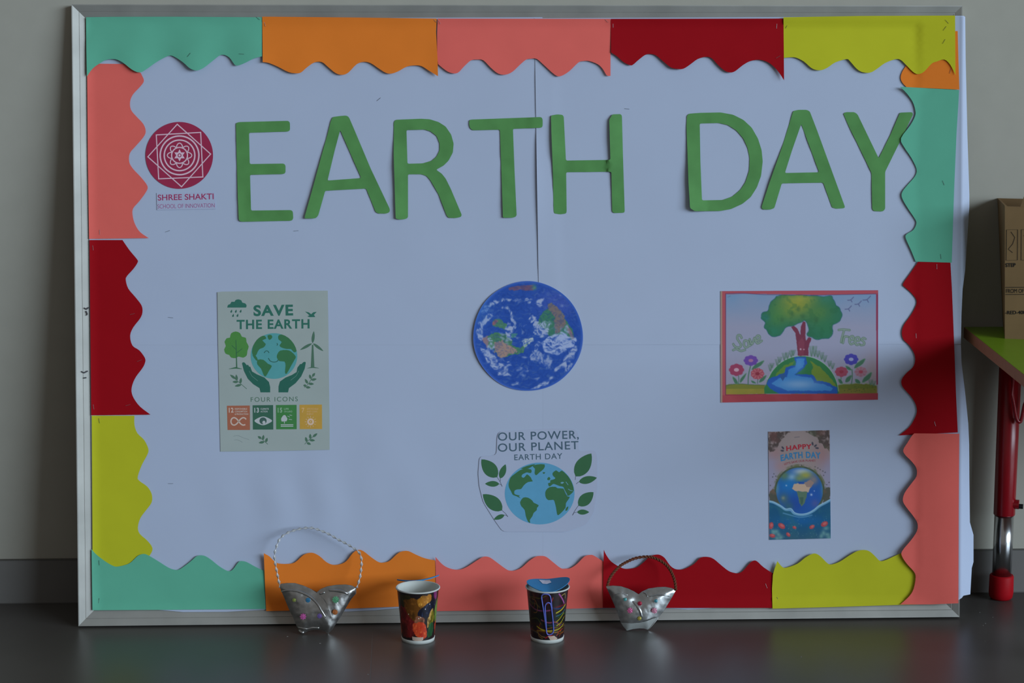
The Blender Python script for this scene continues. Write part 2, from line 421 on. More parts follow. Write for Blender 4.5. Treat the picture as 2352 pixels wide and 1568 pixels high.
W_left = {
 'salmon': zz(190, 130, 3.56, [(390,60),(465,125),(485,155),(500,200),(470,245),(410,310),(387,370),(395,435),(440,490),(495,550),(515,610),(495,660),(430,735),(385,790),(380,860),(410,915),(480,990),(530,1060),(515,1110),(460,1185),(410,1245),(410,1310),(430,1375),(470,1435),(540,1483)]),
 'red': zz(140, 500, 3.136, [(443,160),(495,235),(545,295),(553,320),(520,370),(475,420),(467,450),(485,510),(535,570),(580,630),(587,680),(570,725),(520,790),(498,850),(515,920),(565,955),(605,1010),(605,1045),(585,1085),(540,1145),(515,1200),(508,1250),(525,1300),(570,1360),(645,1417)]),
 'yellow': zz(190, 900, 2.904, [(345,158),(345,220),(365,275),(410,320),(438,380),(430,420),(395,485),(368,560),(375,590),(430,630),(460,680),(460,735),(425,785),(385,840),(368,900),(380,945),(430,990),(465,1040),(450,1085),(410,1130),(390,1190)])}
W_right = {
 'orange': zz(1950, 0, 5.226, [(690,390),(730,470),(760,580),(740,690),(680,795),(640,860),(620,930),(640,990),(690,1045)]),
 'teal': zz(2040, 180, 3.562, [(98,68),(150,120),(200,190),(222,260),(220,310),(180,385),(105,490),(130,560),(190,650),(232,740),(220,800),(160,870),(115,930),(115,980),(160,1060),(220,1150),(230,1190),(205,1240),(150,1275),(145,1310),(185,1400),(225,1498)]),
 'red': zz(2040, 580, 3.562, [(245,75),(180,170),(122,255),(140,285),(190,330),(232,390),(220,450),(180,520),(130,590),(112,650),(125,710),(175,760),(215,830),(220,890),(200,940),(150,985),(110,1040),(115,1090),(150,1135),(190,1180),(225,1240),(235,1300),(215,1360),(170,1430),(88,1495)]),
 'salmon': zz(2040, 970, 3.409, [(205,85),(185,105),(150,160),(118,215),(135,255),(180,300),(220,355),(222,420),(180,480),(130,550),(115,610),(140,660),(195,730),(230,790),(225,850),(180,920),(110,1005),(110,1050),(150,1110),(200,1165),(215,1210),(200,1300),(165,1360),(95,1424)])}

def strip_n(side, base, lift, x0=0, x1=1, ends=(0, 0), wav=0.0, seed=0.0):
    lift0 = lift
    def f(x, y):
        lift = lift0*(smooth01((2072-x)/70) if side == 'bottom' and x > 2000 else 1.0)
        if side == 'top': t = (y-50)/110.0; s = (x-x0)/(x1-x0)
        elif side == 'bottom': t = (1385-y)/105.0; s = (x-x0)/(x1-x0)
        elif side == 'left': t = (x-215)/110.0; s = (y-x0)/(x1-x0)
        else: t = (2185-x)/105.0; s = (y-x0)/(x1-x0)
        t = max(0.0, min(1.3, t))
        n = N0 + 0.0009 + base*0.6 + 0.62*lift*(t**1.7)*(0.75+0.35*nz(s*4, 0, 1.0, seed+5))
        n += wav*(1+math.sin(s*(19.0 if wav > 0.002 else 9.0)+seed*2.1))*t*0.5 + wav*0.3*(1+nz(x, y, 70, seed))
        n += ends[0]*max(0, 1-s/0.10)**2*t + ends[1]*max(0, 1-(1-s)/0.10)**2*t
        return n
    return f
def strip(side, col, outline, label, base, lift, span, ends=(0, 0), wav=0.0004, seed=0.0, staples=(), clear=None):
    f = strip_n(side, base, lift, span[0], span[1], ends, wav, seed)
    cl = (0.0028 if side == 'right' else 0.0016)+base if clear is None else clear
    o = sheet('border_strip', outline, PC[col], f, step=11, clear=cl)
    tag(o, label, 'paper border', 'scalloped paper border strips')
    NF[o.name] = (f, cl)
    put_staples(o, staples, dark_staple_m if col in ('teal', 'yellow') else staple_m)
    return o
cm = lambda w: [tuple(p) for p in catmull(w, 3)]
rv = lambda w: list(reversed(cm(w)))
# left column first (lowest layer), then top, right, bottom
strip('left', 'salmon', [(200, 146), (202, 383), (204.6, 548.5)] + rv(W_left['salmon']), 'salmon scalloped strip left of the round logo', 0.0006, 0.0008, (146, 548), seed=1, staples=[(229, 533, 88)])
strip('left', 'red', [(205.4, 551), (207.5, 750), (209.5, 953.4)] + rv(W_left['red']), 'dark red scalloped strip between the salmon and yellow ones beside the left rail', 0.0009, 0.0008, (551, 953), seed=2, staples=[(213.5, 569, 85), (304, 721, -15), (320, 828, -20), (215, 934, 80), (294, 930, -15)])
strip('left', 'yellow', [(210.7, 954.2), (212.4, 1261), (214, 1320), (320, 1322)] + rv(W_left['yellow']), 'yellow scalloped strip standing on the teal strip beside the left rail', 0.0006, 0.0009, (954, 1310), seed=3, staples=[(228, 966, 80)])
strip('top', 'teal', [(601.6, 39.6), (400, 38.4), (258, 38.6), (197.6, 39.5), (198.3, 110)] + cm(W_top['teal']), 'teal scalloped strip along the top rail above the round logo', 0.0014, 0.003, (198, 602), wav=0.0042, seed=1.3, staples=[(434, 126, -50), (555, 124, 5), (592, 42, 35)])
strip('right', 'orange', [(2199.7, 71.2), (2201.5, 140), (2203.5, 205.7)] + rv(W_right['orange']), 'orange scalloped scrap tucked under the yellow corner strip', 0.0016, 0.0008, (71, 206), seed=2.2, staples=[(2182.5, 163, -78)])
strip('top', 'orange', [(1003, 42.6), (800, 40), (602.4, 38.2), (602.9, 90)] + cm(W_top['orange']) + [(1005, 134.8), (1001.5, 73.6)], 'orange scalloped strip along the top rail above the letter A', 0.0021, 0.0062, (602, 1005), ends=(0.002, 0.0015), seed=2.7, staples=[(608, 55, 70), (999, 48, 40)])
strip('top', 'salmon', [(1402.3, 43.3), (1200, 43), (1005.3, 42.6), (1004, 77), (1004.3, 133)] + cm(W_top['salmon']), 'salmon scalloped strip along the top rail above the letter T', 0.0026, 0.0042, (1004, 1402), ends=(-0.001, -0.001), seed=3.1, staples=[(1009, 50, 60), (1393, 48, 40)])
strip('top', 'red', [(1799.4, 42.6), (1600, 43), (1403, 43.3), (1403.2, 80)] + cm(W_top['red']), 'dark red scalloped strip along the top rail above the letter D', 0.0030, 0.0072, (1403, 1800), ends=(0.001, 0.001), seed=4.2, staples=[(1408, 58, 90), (1784, 60, 95), (1787, 131, -30)])
strip('top', 'yellow', [(2193.7, 35.6), (1975.6, 36.6), (1799.6, 39.6), (1800, 90)] + cm(W_top['yellow']) + [(2194.3, 100)], 'yellow scalloped strip in the top right corner above DAY', 0.0034, 0.0030, (1800, 2194), wav=0.0012, seed=5.5, clear=0.0068, staples=[(1807, 60, -60), (2175, 50, 50), (2170, 65, -55), (2168, 95, -60)])
strip('right', 'teal', [(2202.8, 206.5), (2201.4, 236), (2197, 306), (2191.6, 432.7), (2188.8, 517), (2186, 603)] + rv(W_right['teal']), 'teal scalloped strip touching the letter Y', 0.0010, 0.0030, (200, 602), ends=(0.004, 0), wav=0.0012, seed=6, staples=[(2167, 420, 70), (2161, 589, 85)])
strip('right', 'red', [(2183, 603), (2186.5, 664), (2191.6, 790.6), (2195.8, 903), (2200, 992.7)] + rv(W_right['red']), 'dark red scalloped strip hanging between teal and salmon beside the curled white edge', 0.0018, 0.0016, (601, 999), ends=(0, -0.0005), seed=7, staples=[(2151.5, 612, 88), (2104, 771, 85), (2147.5, 973, 75)])
strip('bottom', 'yellow', [(1785.5, 1288.2), (1779, 1306), (1775.3, 1319.8), (1773.3, 1352), (1774.3, 1397.3), (1900, 1394), (2056, 1389), (2178, 1386)] + rv(W_bot['yellow'])[:-1], 'yellow scalloped strip on the bottom rail, tucked under the salmon corner', 0.0052, 0.0044, (1774, 2178), ends=(0.003, 0), wav=0.0003, seed=8, staples=[(1787, 1376, 65)])
strip('right', 'salmon', [(2203.4, 995.8), (2202, 1175), (2201.3, 1385), (2140, 1387.5)] + rv(W_right['salmon']), 'salmon scalloped strip in the bottom right corner of the board', 0.0085, 0.0055, (996, 1388), wav=0.0006, seed=9, clear=0.0098)
strip('bottom', 'teal', [(210.3, 1261), (211.2, 1330), (212.3, 1401), (375.6, 1400), (610, 1398), (608, 1350)] + rv(W_bot['teal'])[:-1], 'teal scalloped strip on the bottom rail in the corner', 0.0016, 0.0026, (210, 608), wav=0.0005, seed=10, staples=[(228, 1292, 85), (227, 1379, 100)])
strip('bottom', 'orange', [(605.9, 1270), (608.5, 1340), (611.5, 1403), (663, 1402), (795.8, 1397.4), (915.5, 1392.8), (1000.5, 1392)] + rv(W_bot['orange'])[:-1], 'orange scalloped strip on the bottom rail behind the taller handled purse', 0.0022, 0.0050, (606, 1000), ends=(0.003, 0), wav=0.0005, seed=11)
strip('bottom', 'salmon', [(1000.3, 1278.3), (1001, 1340), (1001.8, 1403), (1209.5, 1400), (1386, 1395.6)] + rv(W_bot['salmon'])[:-1], 'salmon scalloped strip on the bottom rail behind the two cups', 0.0028, 0.0062, (1001, 1386), seed=12)
strip('bottom', 'red', [(1386.8, 1261.8), (1385.6, 1330), (1384.6, 1395.6), (1774.5, 1395.6)] + rv(W_bot['red'])[:-1], 'dark red scalloped strip on the bottom rail behind the brown handled purse', 0.0040, 0.0042, (1385, 1776), ends=(0.003, 0), seed=13, staples=[(1760, 1345, 70)])

# ---------------------------------------------------------------- big green letters
green_m = mat('green_letter_paper', disp(62, 112, 66), var=0.10, scale=22, spec=0.3)
def letter(outline, label, hole=None, seed=0.0, lift=None):
    def f(x, y):
        n = N0 + 0.0016 + 0.0007*nz(x, y, 55, seed) + 0.0005*nz(x, y, 24, seed+9)
        if lift: n += lift(x, y)
        return n
    def rnd(p):
        p = dense(p, 9.0)
        for _ in range(2):
            q = []
            for a, b in zip(p, p[1:]+p[:1]):
                q += [(a[0]*.75+b[0]*.25, a[1]*.75+b[1]*.25), (a[0]*.25+b[0]*.75, a[1]*.25+b[1]*.75)]
            p = q
        return p
    o = sheet('letter', rnd(outline), green_m, f, holes=[rnd(hole)] if hole else (), step=8, clear=0.001)
    return tag(o, label, 'paper letter', 'green cut-out title letters')
c1 = lambda p: zz(530, 240, 4.3556, p)
c2 = lambda p: zz(1060, 240, 4.3556, p)
c3 = lambda p: zz(1560, 230, 4.2, p)
letter(c1([(52,200),(55,185),(85,175),(570,163),(584,170),(592,185),(593,255),(575,270),(183,282),(190,595),(525,590),(540,598),(548,612),(548,680),(530,695),(193,703),(203,1060),(600,1055),(615,1063),(622,1078),(625,1140),(610,1162),(110,1172),(90,1165),(80,1148),(70,900),(62,620)]), 'green cut-out paper letter E', seed=1, lift=lambda x, y: 0.0016*max(0, (565-x)/22)*smooth01((y-370)/110))
letter(c1([(1000,170),(1020,125),(1090,115),(1150,110),(1170,116),(1185,132),(1240,260),(1400,640),(1592,1045),(1590,1075),(1560,1090),(1480,1090),(1450,1075),(1355,840),(945,862),(875,1110),(850,1138),(745,1140),(738,1128),(830,800),(900,540),(970,290)]), 'green cut-out paper letter A between E and R', c1([(1095,255),(1040,460),(968,760),(1305,735)]), seed=2, lift=lambda x, y: 0.0030*max(0, (765-x)/60)*smooth01((y-290)/100))
letter(c1([(1632,175),(1650,152),(1900,142),(1990,147),(2080,175),(2150,220),(2205,300),(2230,390),(2222,480),(2180,560),(2130,610),(2055,652),(2110,690),(2150,740),(2200,840),(2312,1105),(2300,1125),(2250,1135),(2180,1133),(2160,1110),(2080,900),(2000,760),(1960,715),(1910,697),(1773,698),(1773,1130),(1750,1145),(1690,1150),(1650,1140),(1645,1000),(1630,500)]), 'green cut-out paper letter R', c1([(1758,255),(1768,592),(1920,588),(2010,562),(2060,520),(2088,460),(2090,390),(2060,315),(2000,268),(1940,250)]), seed=3, lift=lambda x, y: 0.0035*max(0, (935-x)/30)*smooth01((y-300)/90))
letter(c2([(78,160),(95,150),(790,125),(805,133),(812,150),(812,215),(800,232),(515,243),(530,650),(552,1115),(520,1132),(415,1132),(400,700),(385,252),(110,257),(85,235),(76,200)]), 'green cut-out paper letter T', seed=4, lift=lambda x, y: 0.0022*max(0, (1180-x)/26)*smooth01((y-380)/110) + 0.0012*smooth01((x-1205)/22))
letter(c2([(895,110),(960,98),(1010,103),(1023,120),(1045,560),(1490,553),(1478,150),(1510,98),(1590,95),(1605,110),(1615,500),(1633,1070),(1625,1082),(1525,1085),(1507,1070),(1500,672),(1047,677),(1052,1070),(1045,1090),(990,1098),(930,1090),(922,1070),(915,700),(900,300)]), 'green cut-out paper letter H', seed=5, lift=lambda x, y: 0.0050*(max(0, (1298-x)/32)*(x < 1310) + max(0, (1430-x)/32)*(x > 1395))*math.exp(-((y-330)/75)**2))
letter(c3([(70,250),(75,150),(95,130),(200,122),(400,118),(520,140),(620,190),(700,265),(760,370),(795,480),(806,590),(790,730),(750,840),(690,935),(610,1000),(500,1050),(400,1068),(150,1070),(105,1040),(90,800),(80,500)]), 'green cut-out paper letter D', c3([(198,225),(205,600),(220,966),(420,962),(510,930),(590,865),(640,790),(675,680),(680,560),(660,460),(620,370),(550,290),(470,240),(380,220)]), seed=6, lift=lambda x, y: 0.0078*max(0, (1625-x)/48)*smooth01((y-290)/160) + 0.002*smooth01((y-440)/40)*max(0, (1700-x)/120))
letter(c3([(1100,105),(1150,93),(1230,93),(1260,108),(1330,290),(1600,1030),(1590,1042),(1520,1047),(1475,1035),(1390,795),(990,802),(918,1040),(880,1055),(810,1055),(793,1035),(870,800),(1000,430)]), 'green cut-out paper letter A between D and Y', c3([(1178,230),(1090,480),(1020,702),(1350,695)]), seed=7, lift=lambda x, y: 0.0035*max(0, (1815-x)/60)*math.exp(-((y-400)/60)**2))
letter(c3([(1583,128),(1610,115),(1690,115),(1720,135),(1925,560),(2040,330),(2130,120),(2245,115),(2257,135),(2140,380),(1987,690),(1987,1050),(1965,1073),(1880,1070),(1862,1050),(1855,700),(1720,420),(1640,260)]), 'green cut-out paper letter Y touching the teal strip', seed=8, lift=lambda x, y: 0.0012*max(0, (x-2030)/60))

# ---------------------------------------------------------------- flat print builder
class Flat:
    def __init__(s): s.v = []; s.f = []; s.starts = []
    def poly(s, pts, holes=()):
        V, F = cdt_mesh(pts, holes, 0)
        k = len(s.v); s.starts.append(k); s.v += V; s.f += [[i+k for i in f] for f in F]; return s
    def stroke(s, pts, w, closed=False):
        pts = [np.array(p, float) for p in pts]; n = len(pts); k = len(s.v); s.starts.append(k)
        wl = w if hasattr(w, '__len__') else [w]*n
        for i in range(n):
            a = pts[(i-1) % n] if closed else pts[max(i-1, 0)]; b = pts[(i+1) % n] if closed else pts[min(i+1, n-1)]
            d = b-a; d = d/(np.linalg.norm(d)+1e-9); q = np.array([-d[1], d[0]])*wl[i]/2
            s.v += [tuple(pts[i]+q), tuple(pts[i]-q)]
        for i in range(n if closed else n-1):
            j = (i+1) % n
            s.f.append([k+2*i, k+2*i+1, k+2*j+1, k+2*j])
        return s
    def ell(s, cx, cy, rx, ry, rot=0.0, seg=20, fy=None):
        pts = []
        for i in range(seg):
            a = 2*math.pi*i/seg; x, y = rx*math.cos(a), ry*math.sin(a)
            pts.append((cx+x*math.cos(rot)-y*math.sin(rot), cy+x*math.sin(rot)+y*math.cos(rot)))
        k = len(s.v); s.starts.append(k); s.v += pts; s.f.append(list(range(k, k+seg))); return s
    def ring(s, cx, cy, r, w, seg=40, ry=None):
        ry = ry or r
        return s.stroke([(cx+r*math.cos(2*math.pi*i/seg), cy+ry*math.sin(2*math.pi*i/seg)) for i in range(seg)], w, True)
    def leaf(s, a, b, w, seg=9):
        a, b = np.array(a, float), np.array(b, float); d = b-a; q = np.array([-d[1], d[0]])/np.linalg.norm(d)*w/2
        up = [a+d*t+q*math.sin(math.pi*t**0.85)**0.8 for t in np.linspace(0.0, 1, seg)]
        dn = [a+d*t-q*math.sin(math.pi*t**0.85)**0.8 for t in np.linspace(1, 0.0, seg)][1:-1]
        return s.poly([tuple(p) for p in up+dn])
    def text(s, txt, Lp, Rp, cap, bold=0.0, arch=0.0, space=1.0):
        V, F = text_geo(txt, bold, space)
        Lp, Rp = np.array(Lp, float), np.array(Rp, float); d = Rp-Lp; up = np.array([d[1], -d[0]])/np.linalg.norm(d)
        k = len(s.v)
        s.v += [tuple(Lp+d*x+up*(y*cap+arch*(1-(2*x-1)**2))) for x, y in V]
        s.f += [[i+k for i in f] for f in F]; return s
    def build(s, name, material, parent, n, label=None):
        nn_ = np.full(len(s.v), float(n))
        for i_, k_ in enumerate(s.starts): nn_[k_:] = n + 0.00001*(i_ % 8)
        u, v = BOARD.uv([p[0] for p in s.v], [p[1] for p in s.v], nn_)
        me = pymesh(name, [(a-parent['ox'], b-parent['oy'], c) for a, b, c in zip(u, v, nn_)], s.f)
        bm = bmesh.new(); bm.from_mesh(me)
        bmesh.ops.triangulate(bm, faces=[f for f in bm.faces if len(f.verts) > 4])
        for f in bm.faces:
            f.normal_update()
            if f.normal.z < 0: f.normal_flip()
        bm.to_mesh(me); bm.free()
        o = link(name, me, material, parent)
        if label: o['label'] = label
        return o
def flat_in(conv):
    """Flat whose coordinates come through a conversion to photo pixels"""
    f = Flat(); f.c = conv
    return f
TG = {}
def text_geo(txt, bold, space):
    key = (txt, bold, space)
    if key in TG: return TG[key]
    def geo(t):
        cu = bpy.data.curves.new('t', 'FONT'); cu.body = t; cu.offset = bold; cu.resolution_u = 8; cu.space_character = space
        ob = bpy.data.objects.new('t', cu); COL.objects.link(ob)
        dg = bpy.context.evaluated_depsgraph_get(); me = bpy.data.meshes.new_from_object(ob.evaluated_get(dg))
        V = [(v.co.x, v.co.y) for v in me.vertices]; F = [list(p.vertices) for p in me.polygons]
        bpy.data.objects.remove(ob); bpy.data.curves.remove(cu); bpy.data.meshes.remove(me)
        return V, F
    V, F = geo(txt); H, _ = geo('H')
    x0 = min(p[0] for p in V); x1 = max(p[0] for p in V); y0 = min(p[1] for p in H); ch = max(p[1] for p in H)-y0
    TG[key] = ([((x-x0)/(x1-x0), (y-y0)/ch) for x, y in V], F)
    return TG[key]
def flat_n(base): return lambda x, y: N0 + base
PB = 0.0010                      # face of a poster above the white sheets
def poster(name, outline, material, label, cat, base=PB, step=40, nf=None, clear=0.0006):
    o = sheet(name, outline, material, nf or flat_n(base), step=step, smooth=True, clear=clear)
    return tag(o, label, cat)
def NL(k): return N0 + PB + 0.0001*k

# ---------------------------------------------------------------- round school logo
zc = lambda p: zz(320, 260, 6.03, p)
logo_m = mat('logo_print', disp(117, 36, 66), var=0.05, scale=25)
cx, cy = 320+553/6.03, 260+583/6.03
disc = [(cx+77.6*math.cos(2*math.pi*i/72), cy+76.8*math.sin(2*math.pi*i/72)) for i in range(72)]
logo = poster('logo_disc', disc, logo_m, 'round crimson logo with two squares, rings and a flower', 'logo')
fl_ = Flat()
fl_.stroke(zc([(235,300),(850,265),(880,882),(268,908)]), 3.4, True)
fl_.stroke(zc([(525,152),(988,565),(585,1018),(118,603)]), 3.4, True)
fl_.build('square_line', ink(165, 148, 172), logo, NL(1))
fl_ = Flat(); gx, gy = 320+557/6.03, 260+583/6.03
fl_.ring(gx, gy, 268/6.03, 3.4, 60).ring(gx, gy, 212/6.03, 3.2, 56).ring(gx, gy, 110/6.03, 2.8, 40)
fl_.build('ring_line', ink(165, 148, 172), logo, NL(1.3))
fl_ = Flat()
for k in range(8):
    a = 2*math.pi*k/8 - math.pi/2
    pts = []
    for t in np.linspace(-1, 1, 9):
        rr_ = (112+58*(1-abs(t)**1.8))/6.03; aa = a+t*math.pi/8
        pts.append((gx+rr_*math.cos(aa), gy+rr_*math.sin(aa)))
    fl_.stroke(pts, 2.4)
fl_.build('petal_line', ink(165, 148, 172), logo, NL(1.6))
fl_ = Flat(); star = []
for k in range(12):
    a = 2*math.pi*k/12 - math.pi/2; rr_ = (84 if k % 2 == 0 else 46)/6.03
    star.append((gx+rr_*math.cos(a), gy+rr_*math.sin(a)))
hole = [(gx+27/6.03*math.cos(2*math.pi*k/14), gy+27/6.03*math.sin(2*math.pi*k/14)) for k in range(14)]
fl_.poly(star, [hole]); fl_.ell(gx, gy, 2.6, 2.6)
fl_.build('star', ink(165, 150, 176), logo, NL(1.9))
card = poster('name_card', zc([(240,1104),(1045,1092),(1060,1326),(245,1340)]), mat('name_card_paper', tuple(c*f for c, f in zip(PAPER, (0.99, 0.96, 0.98))), var=0.01), 'small white name strip with crimson lettering below the round logo', 'name strip')
Flat().text('SHREE SHAKTI', zc([(256,1208)])[0], zc([(1030,1190)])[0], 80/6.03, 0.012).build('name_text', ink(122, 45, 85), card, NL(1))
Flat().text('SCHOOL OF INNOVATION', zc([(252,1318)])[0], zc([(1043,1302)])[0], 56/6.03, -0.004).build('tagline_text', ink(122, 72, 118), card, NL(1))

# ---------------------------------------------------------------- SAVE THE EARTH poster
zs = lambda p: zz(480, 650, 3.92, p)
z1 = lambda x, y: (480+x/3.92, 650+y/3.92)
K = 1/3.92
pos1_m = mat('green_grey_poster_paper', disp(122, 138, 146), var=0.035, scale=12)
P1 = poster('poster', zs([(75,82),(120,76),(560,70),(1070,68),(1076,400),(1080,830),(1086,1240),(1087,1500),(620,1510),(104,1516),(96,1200),(85,700)]), pos1_m, 'tall poster reading SAVE THE EARTH with cupped hands and four icons', 'poster')
DG = ink(38, 88, 82); DG2 = ink(40, 82, 78); LG = ink(58, 108, 66); MG = ink(44, 86, 66); TE = ink(66, 128, 140); SG = ink(60, 92, 82)
Flat().text('SAVE', z1(402, 297), z1(758, 291), 98*K, 0.035, 0, 1.14).build('heading', DG, P1, NL(1))
Flat().text('THE EARTH', z1(250, 415), z1(906, 408), 84*K, 0.028, 0, 1.12).build('heading', DG, P1, NL(1))
fr = Flat(); fr.poly([tuple(p) for p in catmull(zs([(165,220),(172,196),(192,188),(203,168),(230,168),(240,152),(266,146),(292,156),(300,175),(326,182),(339,202),(333,220)]), 2)])
cl = fr.build('rain_cloud', DG, P1, NL(1))
fd = Flat()
for x, y in ((201, 253), (242, 253), (285, 252), (217, 291), (257, 290)):
    fd.poly(zs([(x+6, y-15), (x+8, y+4), (x+3, y+13), (x-5, y+13), (x-9, y+4), (x-3, y-6)]))
fd.build('raindrop', DG2, P1, NL(1))
Flat().poly(zs([(865,255),(900,264),(920,280),(940,262),(970,258),(945,285),(957,305),(905,306),(885,298),(905,290)])).build('bird', DG, P1, NL(1))
ft = Flat().poly([tuple(p) for p in catmull(zs([(190,490),(200,452),(240,435),(280,450),(296,482),(332,492),(338,530),(358,570),(346,610),(340,650),(308,671),(268,661),(240,675),(200,670),(182,646),(150,635),(137,597),(152,566),(140,528),(160,496)]), 2)])
ft.build('tree_crown', ink(60, 112, 60), P1, NL(1))
ft = Flat(); ft.stroke(zs([(243,510),(247,640),(250,768)]), [1.2, 1.8, 2.6]); ft.stroke(zs([(247,600),(205,560)]), 1.2); ft.stroke(zs([(247,630),(300,590)]), 1.2)
ft.stroke(zs([(180,772),(240,762),(298,772)]), [0.6, 3.4, 0.6]); ft.build('tree_trunk', MG, P1, NL(2))
gl = Flat().ell(*z1(585, 656), 210*K, 206*K, 0, 56).build('globe', TE, P1, NL(1))
gp = {'ox': P1['ox'], 'oy': P1['oy']}
class _P:
    pass
def sub(flat, name, material, part, thing, n):
    o = flat.build(name, material, thing, n); o.parent = part; return o
fc = Flat()
for pl in ([(388,620),(398,565),(430,512),(470,480),(500,474),(516,500),(480,515),(512,548),(490,580),(458,592),(440,615),(425,648),(400,652)],
           [(527,472),(560,466),(570,490),(542,512)],
           [(392,648),(420,652),(440,690),(425,696)],
           [(440,690),(490,690),(530,725),(566,745),(540,790),(510,840),(490,820),(470,770),(435,730)],
           [(612,670),(617,638),(642,607),(700,602),(740,616),(782,660),(770,690),(742,740),(700,815),(685,802),(690,742),(680,706),(635,702)],
           [(625,475),(655,462),(715,492),(765,548),(789,610),(765,622),(740,594),(700,592),(655,580),(636,560),(656,530),(628,508)]):
    fc.poly([tuple(p) for p in catmull(zs(pl), 2, True)])
sub(fc, 'continent', ink(46, 94, 66), gl, P1, NL(2))
fs = Flat().stroke([tuple(p) for p in catmull(zs([(535,675),(552,700),(580,710),(610,706),(625,690)]), 4)], 1.7).stroke([tuple(p) for p in catmull(zs([(497,628),(512,611),(530,612),(542,628)]), 4)], 1.5).stroke([tuple(p) for p in catmull(zs([(612,540),(618,552),(612,560)]), 3)], 1.4)
sub(fs, 'smile', DG2, gl, P1, NL(3))
for pl in ([(298,722),(306,712),(320,714),(340,738),(352,735),(362,752),(372,752),(388,795),(430,820),(500,850),(540,890),(551,935),(551,983),(465,983),(456,945),(400,910),(350,860),(315,790)],
           [(872,715),(864,707),(850,712),(834,728),(822,728),(803,752),(797,760),(790,800),(748,826),(690,850),(640,885),(627,930),(627,983),(712,983),(720,945),(780,900),(830,840),(862,770)]):
    h = Flat().poly(zs(pl)).build('hand', ink(34, 82, 76), P1, NL(2))
    ln = Flat().stroke(zs([(362,790),(385,835),(440,880)]) if pl[0][0] < 500 else zs([(808,790),(785,835),(735,875)]), 0.9)
    sub(ln, 'thumb_line', ink(80, 118, 118), h, P1, NL(3))
fw = Flat().poly(zs([(927,555),(940,555),(949,757),(917,757)])); fw.stroke(zs([(886,766),(935,757),(990,766)]), [0.6, 3.2, 0.6])
wt = fw.build('wind_turbine', SG, P1, NL(1))
for a, b, w in (((933,540),(945,432),26), ((928,542),(820,602),24), ((938,542),(1030,612),24)):
    sub(Flat().leaf(z1(*a), z1(*b), w*K), 'blade', SG, wt, P1, NL(2))
def sprig(stem, leaves, w=22):
    f = Flat().stroke([tuple(p) for p in catmull(zs(stem), 3)], 1.1)
    for a, b in leaves: f.leaf(z1(*a), z1(*b), w*K)
    f.build('leaf_sprig', SG, P1, NL(1))
sprig([(215,845),(270,892),(340,952)], [((240,862),(190,824)),((252,878),(245,822)),((282,905),(290,852)),((262,890),(212,888)),((292,914),(232,928))])
sprig([(945,820),(900,900),(860,940)], [((930,842),(955,808)),((918,862),(905,822)),((920,872),(970,862)),((890,905),(865,862)),((896,905),(945,908)),((876,925),(850,918)),((872,936),(915,940))])
sprig([(455,1385),(490,1415),(530,1450)], [((472,1400),(440,1378)),((485,1412),(492,1366)),((500,1428),(448,1438)),((512,1432),(525,1392))])
sprig([(960,1365),(890,1420),(862,1450)], [((935,1385),(976,1352)),((912,1402),(912,1356)),((905,1412),(955,1416)),((882,1430),(870,1384)),((880,1436),(918,1452))])
fq = Flat().stroke([tuple(p) for p in catmull(zs([(220,1378),(262,1372),(310,1392),(362,1408)]), 4)], 0.6).stroke([tuple(p) for p in catmull(zs([(228,1412),(262,1412),(300,1432)]), 4)], 0.6)
fq.build('pen_line', ink(92, 108, 116), P1, NL(1))
Flat().text('FOUR ICONS', z1(376, 1068), z1(800, 1062), 40*K, -0.002, 0, 1.25).build('subheading', SG, P1, NL(1))
za = lambda x, y: (500+x/9.046, 900+y/9.046)
zA = lambda p: [za(x, y) for x, y in p]
WI = ink(158, 150, 150); WG = ink(140, 152, 165)
def icon(q, c): return Flat().poly(zA(q)).build('icon_tile', ink(*c), P1, NL(1))
t1 = icon([(192,285),(668,280),(672,788),(206,788)], (128, 82, 68))
t2 = icon([(726,275),(1152,270),(1156,780),(732,780)], (44, 82, 72))
t3 = icon([(1210,270),(1640,266),(1642,772),(1216,775)], (50, 104, 62))
t4 = icon([(1700,265),(2166,260),(2170,768),(1706,770)], (148, 122, 58))
for tl_, num, nx, lines, tx, txe, c in ((t1, '12', (232, 330), ('RESPONSIBLE', 'CONSUMPTION', '& PRODUCTION'), 355, 636, WI), (t2, '13', (762, 858), ('CLIMATE', 'ACTION'), 890, 1060, WG), (t3, '15', (1248, 1342), ('LIFE', 'ON LAND'), 1378, 1550, ink(110, 145, 130)), (t4, '7', (1745, 1805), ('AFFORDABLE', 'AND CLEAN', 'ENERGY'), 1850, 2090, ink(165, 140, 100))):
    sub(Flat().text(num, za(nx[0], 428), za(nx[1], 426), 100/9.046, 0.03, 0, 1.1), 'number', c, tl_, P1, NL(2))
    f = Flat()
    for i, t in enumerate(lines):
        xe = tx+(txe-tx)*(len(t)/max(len(q) for q in lines))
        f.text(t, za(tx, 368+i*54), za(xe, 367+i*54), 34/9.046, 0.02)
    sub(f, 'icon_text', c, tl_, P1, NL(2))
inf = []
for t in np.linspace(0.35, 2*math.pi-0.2, 44):
    d = 1+math.sin(t)**2
    inf.append(za(437+150*math.cos(t)/d*1.08, 610+190*math.sin(t)*math.cos(t)/d*1.15))
sub(Flat().stroke(inf, 3.0), 'loop_symbol', WI, t1, P1, NL(2))
ey = Flat().poly([tuple(p) for p in catmull(zA([(762,598),(850,535),(945,508),(1040,535),(1132,598),(1040,660),(945,690),(850,662)]), 3, True)])
sub(ey, 'eye_symbol', WG, t2, P1, NL(2))
ey = Flat().ell(*za(943, 598), 75*0.1105, 72*0.1105); sub(ey, 'iris', ink(52, 80, 80), t2, P1, NL(3))
